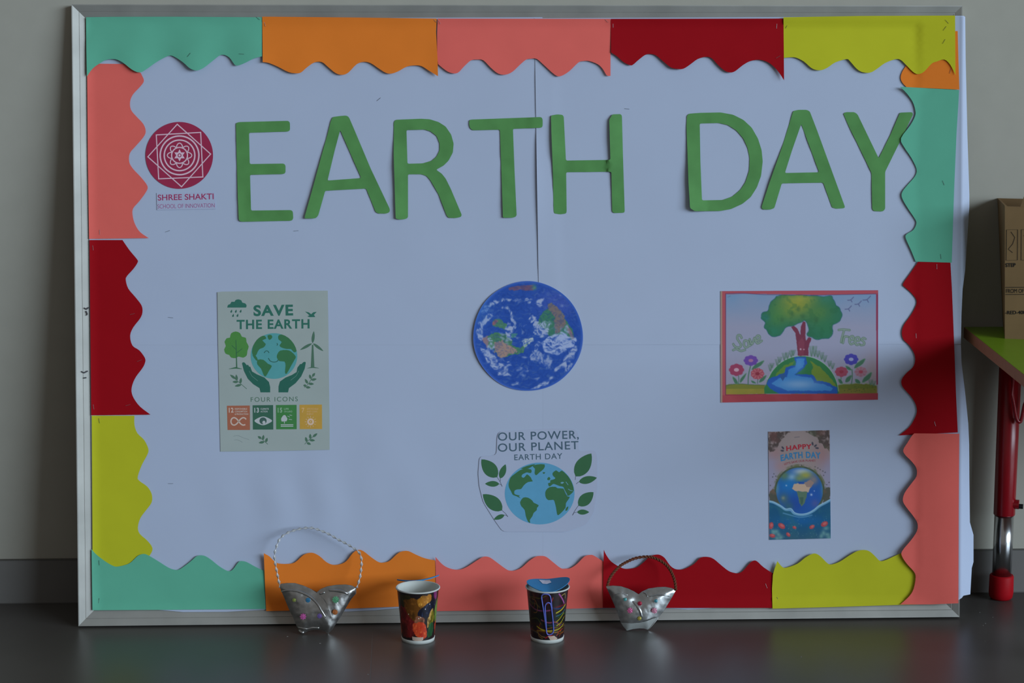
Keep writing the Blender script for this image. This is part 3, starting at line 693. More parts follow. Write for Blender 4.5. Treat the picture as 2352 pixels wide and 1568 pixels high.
ey = Flat().ell(*za(960, 632), 32*0.1105, 36*0.1105); sub(ey, 'iris_patch', WG, t2, P1, NL(4))
tr_ = Flat().poly(zA([(1320,545),(1345,505),(1372,478),(1400,478),(1425,510),(1450,560),(1428,608),(1330,612),(1318,580)])); tr_.stroke(zA([(1385,612),(1388,655)]), 1.6)
for y in (680, 712): tr_.stroke(zA([(1310,y),(1570,y-2)]), 1.9)
for q in ([(1450,500),(1500,520)], [(1490,478),(1545,486)], [(1475,565),(1545,574)]): tr_.stroke(zA(q), 1.1)
sub(tr_, 'land_symbol', WG, t3, P1, NL(2))
su = Flat().ring(*za(1930, 618), 52*0.1105, 4.4, 24); su.ell(*za(1930, 618), 14*0.1105, 14*0.1105)
for k in range(12):
    a = 2*math.pi*k/12; su.stroke([za(1930+88*math.cos(a), 618+88*math.sin(a)), za(1930+118*math.cos(a), 618+118*math.sin(a))], 1.0)
sub(su, 'sun_symbol', ink(165, 150, 140), t4, P1, NL(2))

# ---------------------------------------------------------------- OUR POWER, OUR PLANET cut-out
zo = lambda p: zz(1080, 970, 6.03, p)
z2 = lambda x, y: (1080+x/6.03, 970+y/6.03)
K2 = 1/6.03
pos2_m = mat('planet_paper', tuple(c*f for c, f in zip(PAPER, (0.98, 0.955, 0.96))), var=0.012, scale=10)
def n2(x, y):
    return N0 + PB + 0.0022*smooth01((1160-x)/25)*smooth01((1050-y)/20)*1.0
out2 = zo([(372,200),(395,125),(700,105),(1100,85),(1440,85),(1490,125),(1505,200),(1500,400),(1740,385),(1762,500),(1762,900),(1715,1240),(1600,1420),(1330,1515),(450,1512),(330,1342),(180,1100),(125,880),(110,700),(130,470),(365,450)])
out2 = [tuple(p) for p in dense(out2, 7)]
for _ in range(3): out2 = [((a[0]+b[0])/2, (a[1]+b[1])/2) for a, b in zip(out2, out2[1:]+out2[:1])]
P2 = poster('poster', out2, pos2_m, 'cut-out poster reading OUR POWER, OUR PLANET over a leafy globe', 'poster', step=12, nf=lambda x, y: N0+PB)
BK = ink(56, 78, 98)
NP = lambda k: NL(k)
for txt, a, b, cap, bo in (('OUR POWER,', (385,252), (1505,222), 112, 0.008), ('OUR PLANET', (385,405), (1502,368), 112, 0.008), ('EARTH DAY', (612,522), (1278,502), 78, 0.008)):
    Flat().text(txt, z2(*a), z2(*b), cap*K2, bo, 0, 1.1).build('heading', BK, P2, NP(1))
g2 = Flat().ell(*z2(962, 983), 483*K2, 428*K2, 0, 64).build('globe', ink(70, 126, 166), P2, NP(1))
fc = Flat()
for pl in ([(532,862),(536,828),(560,760),(620,710),(690,660),(760,640),(845,650),(842,700),(790,690),(760,700),(722,720),(712,750),(740,765),(768,740),(790,718),(838,758),(852,790),(865,815),(800,825),(742,870),(706,920),(660,925),(616,942),(612,985),(645,1002),(690,1012),(672,1022),(700,1050),(640,1020),(590,1000),(565,950),(540,905)],
           [(700,640),(790,600),(900,575),(860,605),(830,625),(790,640)],
           [(865,605),(920,582),(1030,580),(1020,640),(960,690),(915,730),(892,700),(898,640)],
           [(1003,690),(1040,690),(1020,712)],
           [(700,1085),(735,1040),(800,1040),(860,1080),(880,1110),(950,1145),(925,1180),(920,1215),(880,1250),(860,1300),(825,1350),(832,1388),(800,1370),(770,1290),(755,1210),(710,1160),(693,1115)],
           [(1040,990),(1050,940),(1100,895),(1180,890),(1210,910),(1290,915),(1310,960),(1345,1022),(1380,1030),(1350,1080),(1325,1120),(1320,1180),(1270,1240),(1225,1280),(1205,1270),(1190,1180),(1170,1100),(1150,1070),(1085,1075),(1050,1040)],
           [(1090,880),(1080,840),(1110,832),(1112,800),(1150,790),(1182,770),(1150,740),(1142,700),(1190,662),(1232,690),(1270,665),(1330,715),(1375,770),(1415,850),(1435,940),(1395,990),(1350,1015),(1312,945),(1292,892),(1240,880),(1190,860),(1150,850),(1112,880)],
           [(1320,1222),(1330,1182),(1360,1162),(1347,1210)], [(1065,785),(1090,752),(1112,778),(1090,800)]):
    fc.poly([tuple(p) for p in catmull(zo(pl), 2, True)])
sub(fc, 'continent', ink(46, 88, 62), g2, P2, NP(2))
fw = Flat().stroke(zo([(1300,925),(1322,965),(1342,1000)]), 1.2).stroke(zo([(1355,920),(1390,942),(1420,945)]), 1.2).stroke(zo([(1325,820),(1342,845),(1358,865)]), 1.3).leaf(z2(1250,838), z2(1300,830), 4)
sub(fw, 'inland_sea', ink(82, 130, 160), g2, P2, NP(3))
for base, tip, w in (((375,757),(155,510),190), ((415,775),(490,578),88), ((402,850),(205,848),80), ((442,1217),(175,993),185), ((474,1280),(326,1342),62), ((1460,747),(1678,428),205), ((1505,822),(1755,764),104), ((1498,1152),(1708,964),160), ((1480,1240),(1648,1240),72)):
    Flat().leaf(z2(*base), z2(*tip), w*K2, 12).build('leaf', ink(44, 84, 62), P2, NP(1))
st = Flat()
for q in ([(372,755),(412,815),(443,886)], [(415,772),(420,800),(415,815)], [(400,850),(430,862),(443,886)], [(440,1215),(490,1260),(523,1305)], [(472,1280),(500,1285),(523,1305)], [(1460,745),(1455,795)], [(1505,820),(1468,850)], [(1498,1150),(1450,1220),(1415,1285)], [(1480,1240),(1440,1248),(1420,1280)]):
    Flat().stroke(zo(q), 1.1).build('stem', ink(70, 78, 98), P2, NP(1))

# ---------------------------------------------------------------- painted prints: a small canvas painter
class Canvas:
    def __init__(s, x0, y0, x1, y1, ss=2.0):
        s.x0, s.y0, s.ss = x0, y0, ss
        s.nx, s.ny = int((x1-x0)*ss)+1, int((y1-y0)*ss)+1
        X, Y = np.meshgrid(np.arange(s.nx)/ss+x0, np.arange(s.ny)/ss+y0)
        s.X, s.Y = X, Y; s.c = np.zeros((s.ny, s.nx, 3)); s.rng = np.random.RandomState(7)
    def noise(s, sc, seed=0, octv=3):
        out = np.zeros((s.ny, s.nx)); amp = 1.0; tot = 0
        for o in range(octv):
            r = np.random.RandomState(seed*31+o); g = r.rand(128, 128)
            fx = (s.X-s.x0)/sc*(2**o)+3.3; fy = (s.Y-s.y0)/sc*(2**o)+5.7
            ix, iy = np.floor(fx).astype(int), np.floor(fy).astype(int); tx, ty = fx-ix, fy-iy
            tx, ty = tx*tx*(3-2*tx), ty*ty*(3-2*ty)
            q = lambda a, b: g[(iy+b) % 128, (ix+a) % 128]
            out += amp*((q(0,0)*(1-tx)+q(1,0)*tx)*(1-ty)+(q(0,1)*(1-tx)+q(1,1)*tx)*ty); tot += amp; amp *= 0.5
        return out/tot
    def mask_poly(s, pts, warp=0.0, seed=1, wsc=6.0):
        pts = np.array(pts, float); m = warp+2
        i0 = max(0, int((pts[:,1].min()-m-s.y0)*s.ss)); i1 = min(s.ny, int((pts[:,1].max()+m-s.y0)*s.ss)+2)
        j0 = max(0, int((pts[:,0].min()-m-s.x0)*s.ss)); j1 = min(s.nx, int((pts[:,0].max()+m-s.x0)*s.ss)+2)
        M = np.zeros((s.ny, s.nx), bool)
        if i1 <= i0 or j1 <= j0: return M
        X, Y = s.X[i0:i1, j0:j1], s.Y[i0:i1, j0:j1]
        if warp:
            X = X + (s.noise(wsc, seed)[i0:i1, j0:j1]-.5)*2*warp; Y = Y + (s.noise(wsc, seed+50)[i0:i1, j0:j1]-.5)*2*warp
        c = np.zeros(X.shape, bool); n = len(pts); k = n-1
        for i in range(n):
            xi, yi = pts[i]; xj, yj = pts[k]
            if yi != yj: c ^= ((yi > Y) != (yj > Y)) & (X < (xj-xi)*(Y-yi)/(yj-yi)+xi)
            k = i
        M[i0:i1, j0:j1] = c
        return M
    def mix(s, a, col):
        a = np.clip(np.asarray(a, float), 0, 1)[..., None]; s.c = s.c*(1-a)+np.array(col, float)*a
    def poly(s, pts, col, a=1.0, **k): s.mix(s.mask_poly(pts, **k)*a, col)
    def blob(s, cx, cy, rx, ry, col, a=1.0, rot=0.0):
        dx, dy = s.X-cx, s.Y-cy; x = dx*math.cos(rot)+dy*math.sin(rot); y = -dx*math.sin(rot)+dy*math.cos(rot)
        s.mix(a*np.exp(-(x/rx)**2-(y/ry)**2), col)
    def ell(s, cx, cy, rx, ry, col, a=1.0, rot=0.0):
        dx, dy = s.X-cx, s.Y-cy; x = dx*math.cos(rot)+dy*math.sin(rot); y = -dx*math.sin(rot)+dy*math.cos(rot)
        s.mix(a*(((x/rx)**2+(y/ry)**2) < 1), col)
    def stroke(s, pts, w, col, a=1.0):
        pts = [np.array(p, float) for p in pts]; D = np.full((s.ny, s.nx), 1e9)
        for p, q in zip(pts[:-1], pts[1:]):
            i0 = max(0, int((min(p[1], q[1])-w-2-s.y0)*s.ss)); i1 = min(s.ny, int((max(p[1], q[1])+w+2-s.y0)*s.ss)+2)
            j0 = max(0, int((min(p[0], q[0])-w-2-s.x0)*s.ss)); j1 = min(s.nx, int((max(p[0], q[0])+w+2-s.x0)*s.ss)+2)
            if i1 <= i0 or j1 <= j0: continue
            X, Y = s.X[i0:i1, j0:j1], s.Y[i0:i1, j0:j1]; d = q-p; L2 = d@d+1e-9
            t = np.clip(((X-p[0])*d[0]+(Y-p[1])*d[1])/L2, 0, 1)
            D[i0:i1, j0:j1] = np.minimum(D[i0:i1, j0:j1], np.hypot(X-p[0]-t*d[0], Y-p[1]-t*d[1]))
        s.mix(a*np.clip((w/2-D)*s.ss+0.5, 0, 1), col)
    def curve(s, pts, w, col, a=1.0, k=4): s.stroke(catmull(pts, k), w, col, a)
    def sample(s, px, py):
        b = s.c
        # 3x3 smoothing once
        p = np.pad(b, ((1,1),(1,1),(0,0)), 'edge')
        b = sum(p[i:i+s.ny, j:j+s.nx] for i in range(3) for j in range(3))/9.0
        fx = np.clip((np.asarray(px)-s.x0)*s.ss, 0, s.nx-1.001); fy = np.clip((np.asarray(py)-s.y0)*s.ss, 0, s.ny-1.001)
        ix, iy = fx.astype(int), fy.astype(int); tx, ty = (fx-ix)[..., None], (fy-iy)[..., None]
        return (b[iy, ix]*(1-tx)+b[iy, ix+1]*tx)*(1-ty)+(b[iy+1, ix]*(1-tx)+b[iy+1, ix+1]*tx)*ty
def to_albedo(rgb, ref=None):
    c = np.asarray(rgb)/255.0; l = np.where(c <= 0.04045, c/12.92, ((c+0.055)/1.055)**2.4)
    e = np.array(E_REF if ref is None else [lin1(ref[i])/PAPER[i] for i in range(3)])
    return np.clip(l/e, 0, 0.92)
def set_print(me, alb):
    a = me.color_attributes.new('print', 'FLOAT_COLOR', 'POINT')
    a.data.foreach_set('color', np.concatenate([alb, np.ones((len(alb), 1))], 1).astype(np.float32).ravel())
def grid_print(name, corners, canvas, parent, n, nu, nv, ref=None):
    TL, TR, BR, BL = [np.array(c, float) for c in corners]
    S, T = np.meshgrid(np.linspace(0, 1, nu), np.linspace(0, 1, nv)); S, T = S.ravel()[:, None], T.ravel()[:, None]
    P = (TL*(1-S)+TR*S)*(1-T)+(BL*(1-S)+BR*S)*T
    u, v = BOARD.uv(P[:, 0], P[:, 1], n)
    V = np.stack([u-parent['ox'], v-parent['oy'], np.full_like(u, n)], 1)
    F = [(j*nu+i, (j+1)*nu+i, (j+1)*nu+i+1, j*nu+i+1) for j in range(nv-1) for i in range(nu-1)]
    me = pymesh(name, V, F); set_print(me, to_albedo(canvas.sample(P[:, 0], P[:, 1]), ref))
    return link(name, me, vcol_mat('printed_picture'), parent)

# ---------------------------------------------------------------- blue marble disc
RG = (131, 147, 178)
zg = lambda p: zz(1060, 630, 5.6, p)
g1 = lambda x, y: (1060+x/5.6, 630+y/5.6)
gcx, gcy, gr = 1060+855/5.6, 630+793/5.6, 126.0
C = Canvas(1082, 640, 1344, 902)
C.c[:] = (30, 62, 142)
nA, nB, nC = C.noise(16, 1, 4), C.noise(40, 2, 4), C.noise(9, 5, 3)
C.mix(nB*0.35, (44, 82, 165))
C.blob(*g1(1250, 350), 50, 34, (70, 80, 160), 0.5)
C.poly(zg([(600,190),(660,160),(800,135),(930,140),(960,175),(900,205),(760,200),(640,210)]), (92, 70, 95), 0.9, warp=4)
C.blob(*g1(935, 165), 5, 6, (70, 130, 100), 0.8)
C.poly(zg([(1000,560),(1040,490),(1110,440),(1120,380),(1170,370),(1240,430),(1310,500),(1340,580),(1420,700),(1470,850),(1420,840),(1330,760),(1200,800),(1120,790),(1080,700),(960,640)]), (50, 100, 88), 1, warp=3)
C.poly(zg([(1110,440),(1120,385),(1170,372),(1240,430),(1310,500),(1345,600),(1290,700),(1210,780),(1190,660),(1200,560)]), (98, 92, 98), 1, warp=4)
C.poly(zg([(1350,640),(1400,700),(1470,850),(1430,840),(1370,760)]), (105, 95, 110), 1, warp=2)
C.poly(zg([(400,600),(450,570),(520,590),(580,650),(560,700),(470,680),(410,660)]), (60, 105, 90), 1, warp=4)
C.poly(zg([(400,610),(440,580),(470,600),(440,650),(405,650)]), (120, 80, 95), 0.9, warp=3)
C.poly(zg([(300,800),(380,770),(450,740),(560,770),(640,830),(650,900),(700,950),(780,940),(860,870),(800,990),(720,1030),(620,1030),(560,1080),(470,1060),(420,980),(340,930),(290,870)]), (58, 104, 84), 1, warp=4)
C.poly(zg([(420,880),(540,860),(640,920),(700,970),(690,1020),(600,1020),(560,1080),(480,1070),(430,990)]), (128, 112, 112), 1, warp=5)
C.poly(zg([(270,820),(340,780),(350,860),(330,930),(280,880)]), (118, 96, 112), .9, warp=4)
C.poly(zg([(640,770),(720,760),(700,800),(650,820)]), (60, 115, 110), .8, warp=3)
def blur(a, r):
    for ax in (0, 1):
        k = int(r); p = np.pad(a, [(k+1, k) if i == ax else (0, 0) for i in (0, 1)], 'edge'); c = np.cumsum(p, ax)
        a = (np.take(c, range(2*k+1, c.shape[ax]), ax)-np.take(c, range(0, c.shape[ax]-2*k-1), ax))/(2*k+1)
    return a
WX, WY = C.noise(18, 61, 3)-.5, C.noise(18, 71, 3)-.5
def wnoise(sc, seed, sx=1.0, sy=1.0):
    ox, oy = C.X, C.Y
    C.X, C.Y = (ox+WX*26)*sx, (oy+WY*26)*sy
    r = C.noise(sc, seed, 5); C.X, C.Y = ox, oy
    return r
WN = [wnoise(7, 81), wnoise(8, 83, 0.6, 1.3), wnoise(6, 87, 1.3, 0.7)]
WF = [wnoise(3.6, 91), wnoise(4.2, 95, 0.5, 1.4)]
C.mix(np.clip((WF[0]-.52)*2.5, 0, .30), (24, 50, 120)); C.mix(np.clip((WF[1]-.60)*2.5, 0, .30), (86, 112, 150))
def cloud(pts, a=0.98, warp=9, thr=0.38, col=(128, 144, 182), seed=3):
    mk = blur(C.mask_poly(zg(pts), warp=warp, seed=seed, wsc=11).astype(float), 6)
    C.mix(np.clip((WN[seed % 3]*0.70+mk*0.55-thr-0.27)*5.0, 0, 1)*np.clip(mk*2.2, 0, 1)*a*np.clip((WF[seed % 2]-.30)*3.6, 0.12, 1.0), col)
cloud([(200,700),(250,600),(330,520),(420,490),(390,560),(300,620),(260,720),(260,860),(200,850)], thr=0.2)
cloud([(280,440),(360,360),(480,300),(600,290),(640,340),(520,360),(420,400),(330,460)], thr=0.42)
cloud([(430,430),(520,400),(640,450),(690,540),(680,720),(650,680),(640,520),(560,460)], thr=0.3, seed=4)
cloud([(550,700),(620,630),(660,700),(640,800),(650,900),(600,840)], thr=0.2, seed=5)
cloud([(840,570),(900,520),(940,540),(940,610),(870,630)], thr=0.2, seed=6)
cloud([(975,330),(1020,280),(1050,300),(1030,430),(985,390)], thr=0.2, seed=7)
cloud([(800,330),(850,270),(870,330),(930,340),(900,370)], thr=0.45, seed=17)
cloud([(920,680),(960,620),(1040,620),(1080,580),(1130,620),(1120,760),(1080,830),(1020,800),(940,760)], thr=0.28, seed=8)
cloud([(1200,780),(1300,740),(1340,640),(1360,720),(1330,800),(1420,830),(1480,870),(1380,930),(1260,1000),(1230,1040),(1150,1000),(1060,1000),(1040,880),(1100,830)], thr=0.14, seed=9, col=(130, 148, 190))
cloud([(760,860),(870,810),(930,780),(930,860),(860,890),(800,940)], thr=0.28, seed=10, col=(150, 165, 175))
cloud([(930,920),(1000,830),(1040,900),(960,1010),(920,1000)], thr=0.4, seed=11)
cloud([(880,1040),(1000,980),(1150,1020),(1190,1100),(1130,1200),(1140,1280),(1080,1200),(980,1120),(900,1110)], thr=0.40, seed=12, a=.8)
cloud([(1160,1230),(1300,1120),(1420,960),(1490,900),(1500,1000),(1420,1150),(1280,1230)], thr=0.40, seed=13)
cloud([(330,840),(400,820),(420,900),(390,980),(350,920)], thr=0.2, seed=14)
cloud([(240,930),(330,950),(430,1040),(520,1110),(680,1130),(620,1200),(640,1290),(500,1290),(380,1200),(280,1080)], thr=0.40, seed=15)
cloud([(700,1270),(800,1180),(860,1150),(840,1250),(760,1310)], thr=0.5, seed=16)
cloud([(640,1410),(720,1370),(740,1430),(670,1440)], thr=0.2, seed=18)
cloud([(840,1470),(1000,1420),(1090,1360),(1190,1320),(1130,1400),(980,1460)], thr=0.25, seed=19)
cloud([(1240,1300),(1400,1150),(1470,1020),(1490,1050),(1400,1230)], thr=0.42, seed=20)
for q_ in range(26):
    x_, y_ = 300+C.rng.rand()*1100, 250+C.rng.rand()*1150
    cloud([(x_-70,y_),(x_,y_-30),(x_+80,y_-10),(x_+20,y_+35)], a=.55, thr=0.42, seed=q_)
cloud([(200,450),(300,400),(380,370),(360,450),(260,520)], thr=0.4, seed=21, col=(95, 125, 180))
rad = np.hypot(C.X-gcx, C.Y-gcy)/gr
C.mix(np.clip((rad-0.955)/0.02, 0, 1), (42, 76, 158))
C.mix(np.clip((rad-0.99)/0.01, 0, 1)*0.7, (90, 110, 170))
C.blob(*g1(220, 400), 26, 40, (52, 100, 172), 0.45)
nr, nt = 96, 300
P = [(gcx, gcy)]; F = []
for i in range(1, nr+1):
    for k in range(nt):
        a = 2*math.pi*k/nt
        wob = 1+0.004*math.sin(3*a+1)+0.003*math.sin(7*a)
        P.append((gcx+gr*wob*i/nr*math.cos(a), gcy+gr*wob*i/nr*math.sin(a)))
for k in range(nt): F.append((0, 1+(k+1) % nt, 1+k))
for i in range(1, nr):
    for k in range(nt):
        a, b = 1+(i-1)*nt+k, 1+(i-1)*nt+(k+1) % nt
        F.append((a, b, b+nt, a+nt))
P = np.array(P); al = to_albedo(C.sample(P[:, 0], P[:, 1]), RG)
# the left rim of the disc stands off the sheet a little
lift = 0.0002 + 0.0028*np.clip((gcx-60-P[:, 0])/70, 0, 1)**1.5
nn = N0 + 0.0013 + lift
u, v = BOARD.uv(P[:, 0], P[:, 1], nn)
ou, ov = float(u[0]), float(v.min())
me = shell('globe_disc', [tuple(q) for q in np.stack([u-ou, v-ov, nn], 1)], F, 0.0003); set_print(me, np.concatenate([al, np.tile(np.array(PAPER), (len(al), 1))]))
GD = link('globe_disc', me, vcol_mat('printed_picture'), None, BOARD.M @ Matrix.Translation((ou, ov, 0)))
tag(GD, 'round cut-out photo of the blue Earth with swirling clouds', 'picture')

# ---------------------------------------------------------------- Save Trees drawing
RT = (131, 147, 177)
zt = lambda p: zz(1630, 650, 5.6, p)
t1_ = lambda x, y: (1630+x/5.6, 650+y/5.6)
corn = zt([(140,102),(2168,90),(2166,1500),(142,1536)])
C = Canvas(1650, 662, 2022, 928)
C.c[:] = (118, 124, 152)
nA, nB = C.noise(40, 1, 3), C.noise(12, 2, 3)
yy = (C.Y-650)*5.6; xx = (C.X-1630)*5.6
C.mix(np.clip(1-(yy-140)/420, 0, 1)*(0.75+0.5*(nA-.5)), (88, 120, 158))
C.mix(np.clip((yy-900)/300, 0, 1)*0.35, (124, 116, 138))
C.blob(*t1_(2090, 1150), 20, 40, (125, 112, 120), 0.6)
def zpoly(p, col, a=1.0, **k): C.poly(zt(p), col, a, **k)
# ground
zpoly([(205,1310),(330,1290),(480,1300),(700,1310),(780,1340),(740,1420),(205,1440)], (96, 102, 50), 1, warp=1.5)
C.mix(C.mask_poly(zt([(205,1360),(760,1360),(740,1440),(205,1440)]))*0.7*nA*1.5, (130, 118, 55))
zpoly([(1650,1310),(1900,1290),(2060,1300),(2150,1320),(2155,1420),(1660,1425)], (84, 96, 48), 1, warp=1.5)
C.mix(C.mask_poly(zt([(1650,1360),(2155,1350),(2155,1425),(1660,1425)]))*0.8*nA*1.4, (122, 105, 58))
for i in range(30):
    x = 1700+C.rng.rand()*430; y = 1330+C.rng.rand()*70; C.ell(*t1_(x, y), .9, .9, (62, 72, 50))
C.curve(zt([(205,1322),(300,1300),(420,1296),(520,1305),(720,1312)]), 1.2, (60, 85, 66))
C.curve(zt([(1660,1300),(1800,1292),(1960,1278),(2150,1312)]), 1.0, (100, 130, 100))
# half earth
dome = [(705,1420),(700,1350)] + [(1185+475*math.cos(a)*-1, 1430-492*math.sin(a)) for a in np.linspace(0.25, math.pi-0.02, 40)] + [(1660,1420)]
zpoly(dome, (44, 98, 66))
dm = C.mask_poly(zt(dome))
def dpoly(p, col, a=1.0, warp=2, **k): C.mix((C.mask_poly(zt(p), warp=warp, **k) & dm)*a, col)
dpoly([(840,1180),(960,1060),(1090,1000),(1060,1060),(980,1090),(970,1150),(860,1200)], (78, 112, 56))
dpoly([(1290,1000),(1420,1080),(1560,1230),(1640,1340),(1500,1270),(1380,1260),(1310,1160),(1330,1080)], (88, 112, 52))
dpoly([(1090,950),(1240,950),(1250,1040),(1180,1120),(1110,1170),(1250,1170),(1330,1180),(1380,1260),(1500,1270),(1640,1340),(1650,1420),(900,1425),(780,1360),(730,1290),(760,1230),(880,1180),(930,1160),(960,1160),(985,1080),(1060,1060),(1110,1050)], (34, 74, 150))
dpoly([(1120,970),(1220,965),(1220,1050),(1150,1120),(1090,1180),(1180,1200),(1300,1210),(1350,1290),(1480,1300),(1580,1350),(1560,1385),(980,1380),(850,1320),(790,1290),(900,1220),(1000,1210),(1010,1110),(1100,1080)], (52, 108, 172))
C.mix(dm*np.exp(-((xx-1150)/230)**2-((yy-1300)/60)**2)*0.85, (104, 140, 184))
C.mix(dm*np.exp(-((xx-1150)/60)**2-((yy-1060)/90)**2)*0.4, (90, 135, 190))
dpoly([(900,1170),(965,1150),(975,1200),(940,1260),(915,1220)], (42, 76, 130), warp=1)
C.curve(zt([(735,1230)]+[(1185-475*math.cos(a), 1430-496*math.sin(a)) for a in np.linspace(0.42, math.pi-0.08, 14)]), 1.0, (140, 165, 165))
# trunk
zpoly([(1135,935),(1115,720),(1100,640),(1045,565),(1085,545),(1130,590),(1165,670),(1172,560),(1200,495),(1230,500),(1232,640),(1235,740),(1275,695),(1310,712),(1285,780),(1268,850),(1272,935)], (92, 46, 66), 1, warp=1)
C.mix(C.mask_poly(zt([(1150,930),(1140,760),(1190,700),(1220,760),(1210,930)]))*0.5, (110, 58, 78))
C.ell(*t1_(1170, 850), 2, 2.2, (150, 130, 150)); C.ell(*t1_(1212, 852), 2, 1.5, (140, 110, 130))
# crown
crown = [(880,165),(1000,158),(1150,160),(1300,165),(1440,175),(1560,170),(1590,220),(1625,285),(1670,330),(1695,400),(1680,470),(1620,520),(1575,540),(1580,620),(1545,700),(1480,708),(1380,722),(1300,690),(1250,660),(1270,590),(1250,520),(1215,480),(1160,505),(1080,545),(1000,560),(960,600),(920,660),(850,685),(780,670),(745,610),(710,570),(715,500),(665,445),(690,380),(760,350),(775,270),(820,220)]
sm = catmull(zt(crown), 5, True); c0_ = np.mean(sm, 0)
sm = [tuple(p+(p-c0_)/np.linalg.norm(p-c0_)*1.7*abs(math.sin(i*math.pi/7.0))) for i, p in enumerate(sm)]
C.poly(sm, (40, 92, 76), 1, warp=1.2, wsc=4)
cmk = C.mask_poly(sm, warp=1.2, wsc=4)
for x, y, rx, ry, col, a in ((1130,270,190,130,(128,126,52),0.95), (1000,350,190,140,(92,116,58),0.7), (1400,380,170,150,(70,106,60),0.7), (860,430,120,130,(60,108,62),0.6), (1500,560,110,110,(42,98,70),0.6), (1180,200,200,50,(130,132,60),0.6), (1490,200,90,60,(48,102,90),0.7), (720,440,50,50,(40,96,104),0.7), (820,620,70,50,(40,100,84),.6)):
    C.mix(cmk*np.exp(-((xx-x)/rx)**2-((yy-y)/ry)**2)*a*(0.7+0.6*nB), col)
C.mix(cmk*np.clip((nB-.55)*3, 0, .35), (36, 84, 62))
for x, y in ((1140,330),(930,470),(1370,470),(1200,430),(1060,400)):
    C.mix(cmk*np.exp(-((xx-x)/28)**2-((yy-y)/34)**2)*.6, (46, 82, 58))
C.stroke(sm+[sm[0]], 1.3, (34, 74, 98), 0.75)
# grass tufts
for x, y, h in ((780,1110,60),(800,1070,40),(870,1040,60),(900,1000,50),(960,970,70),(1000,950,60),(1050,930,60),(1075,910,50),(1310,920,110),(1350,920,110),(1390,930,60),(1440,960,70),(1480,990,60),(1540,1050,50),(1580,1080,50),(2070,1290,50),(2110,1300,40)):
    for d in (-26, -8, 12, 28):
        C.curve(zt([(x+d*.2, y+20),(x+d*.7, y-h*.4),(x+d, y-h)]), 1.5, (72, 100, 92), .8, k=3)
# flowers
def stem(p, w=1.6): C.curve(zt(p), w, (58, 94, 80))
def pleaf(p): C.poly([tuple(q) for q in catmull(zt(p), 3, True)], (52, 92, 74), .9); C.stroke(catmull(zt(p)+[zt(p)[0]], 3), .8, (130, 150, 150), .5)
def flower(x, y, rx, ry, col, core, n=8, line=None):
    for k in range(n):
        a = 2*math.pi*k/n; C.ell(*t1_(x+rx*.62*math.cos(a), y+ry*.62*math.sin(a)), rx*.42/5.6, ry*.40/5.6, col)
        if line: C.stroke([t1_(x+rx*.2*math.cos(a), y+ry*.2*math.sin(a)), t1_(x+rx*.9*math.cos(a), y+ry*.9*math.sin(a))], 1.0, line, .8)
    C.ell(*t1_(x, y), rx*.34/5.6, ry*.3/5.6, core)
stem([(370,1180),(375,1240),(370,1300)]); stem([(530,1050),(500,1180),(495,1300)], 2.2); stem([(620,1230),(615,1290)])
pleaf([(290,1200),(340,1230),(365,1290),(320,1285)]); pleaf([(475,1150),(450,1220),(395,1285),(395,1230)]); pleaf([(700,990),(660,1060),(540,1120),(580,1050)]); pleaf([(735,1180),(700,1250),(635,1280),(660,1220)]); pleaf([(530,1250),(570,1260),(600,1290),(550,1285)])
flower(345,1115,95,78,(120,54,82),(155,130,150)); flower(530,995,90,68,(84,60,135),(130,95,130)); flower(615,1165,85,72,(132,66,84),(110,44,60),9,(165,135,130))
stem([(1830,1110),(1835,1200),(1825,1290)], 2.0); stem([(1690,1200),(1690,1290)])
pleaf([(2000,965),(1970,1040),(1860,1100),(1890,1030)]); pleaf([(2085,1140),(2060,1230),(1965,1280),(1985,1215)]); pleaf([(1745,1060),(1800,1080),(1825,1120),(1770,1110)]); pleaf([(1830,1180),(1800,1260),(1745,1275),(1760,1215)]); pleaf([(1870,1230),(1920,1245),(1940,1290),(1880,1280)]); pleaf([(1650,1230),(1690,1240),(1715,1290),(1670,1285)])
flower(1820,980,90,72,(58,58,142),(120,130,170)); flower(1695,1140,82,66,(124,62,84),(116,48,66)); flower(1945,1140,80,66,(128,100,120),(128,60,80),8,(120,70,90))
# birds
for x, y, s in ((1820,210,1.0),(2030,205,1.3),(1918,262,1.1),(1790,325,1.1)):
    C.curve(zt([(x-45*s,y+10*s),(x-5*s,y+5*s),(x+30*s,y-30*s)]), 1.9, (72, 80, 118)); C.curve(zt([(x-5*s,y+5*s),(x+10*s,y+32*s)]), 1.9, (72, 80, 118), k=2)
# hand lettering: Save / Trees
def letters(path, w=5.0):
    for p in path: C.curve(zt(p), w, (60, 90, 70))
    for p in path: C.curve(zt(p), w-2.0, (112, 126, 136))
    for p in path: C.curve(zt(p), 1.0, (86, 116, 92), .5)
letters([[(410,704),(392,670),(362,674),(356,715),(384,760),(404,800),(378,830),(326,816),(304,784)],[(302,862),(345,846),(400,872),(455,858)],
         [(490,745),(450,740),(440,790),(460,825),(500,810),(495,750),(505,800),(525,800)],[(515,722),(545,785),(575,705)],[(585,745),(640,720),(640,680),(610,680),(592,730),(615,775),(670,742)]])
letters([[(1660,602),(1720,596),(1800,604)],[(1730,605),(1705,690),(1690,760)],[(1715,770),(1735,690),(1780,690)],[(1795,735),(1850,725),(1845,685),(1812,690),(1795,740),(1815,785),(1855,770)],
         [(1870,745),(1925,738),(1920,700),(1885,702),(1868,750),(1890,795),(1925,782)],[(2005,718),(1975,705),(1955,730),(1985,758),(1985,790),(1945,798)]], 4.8)
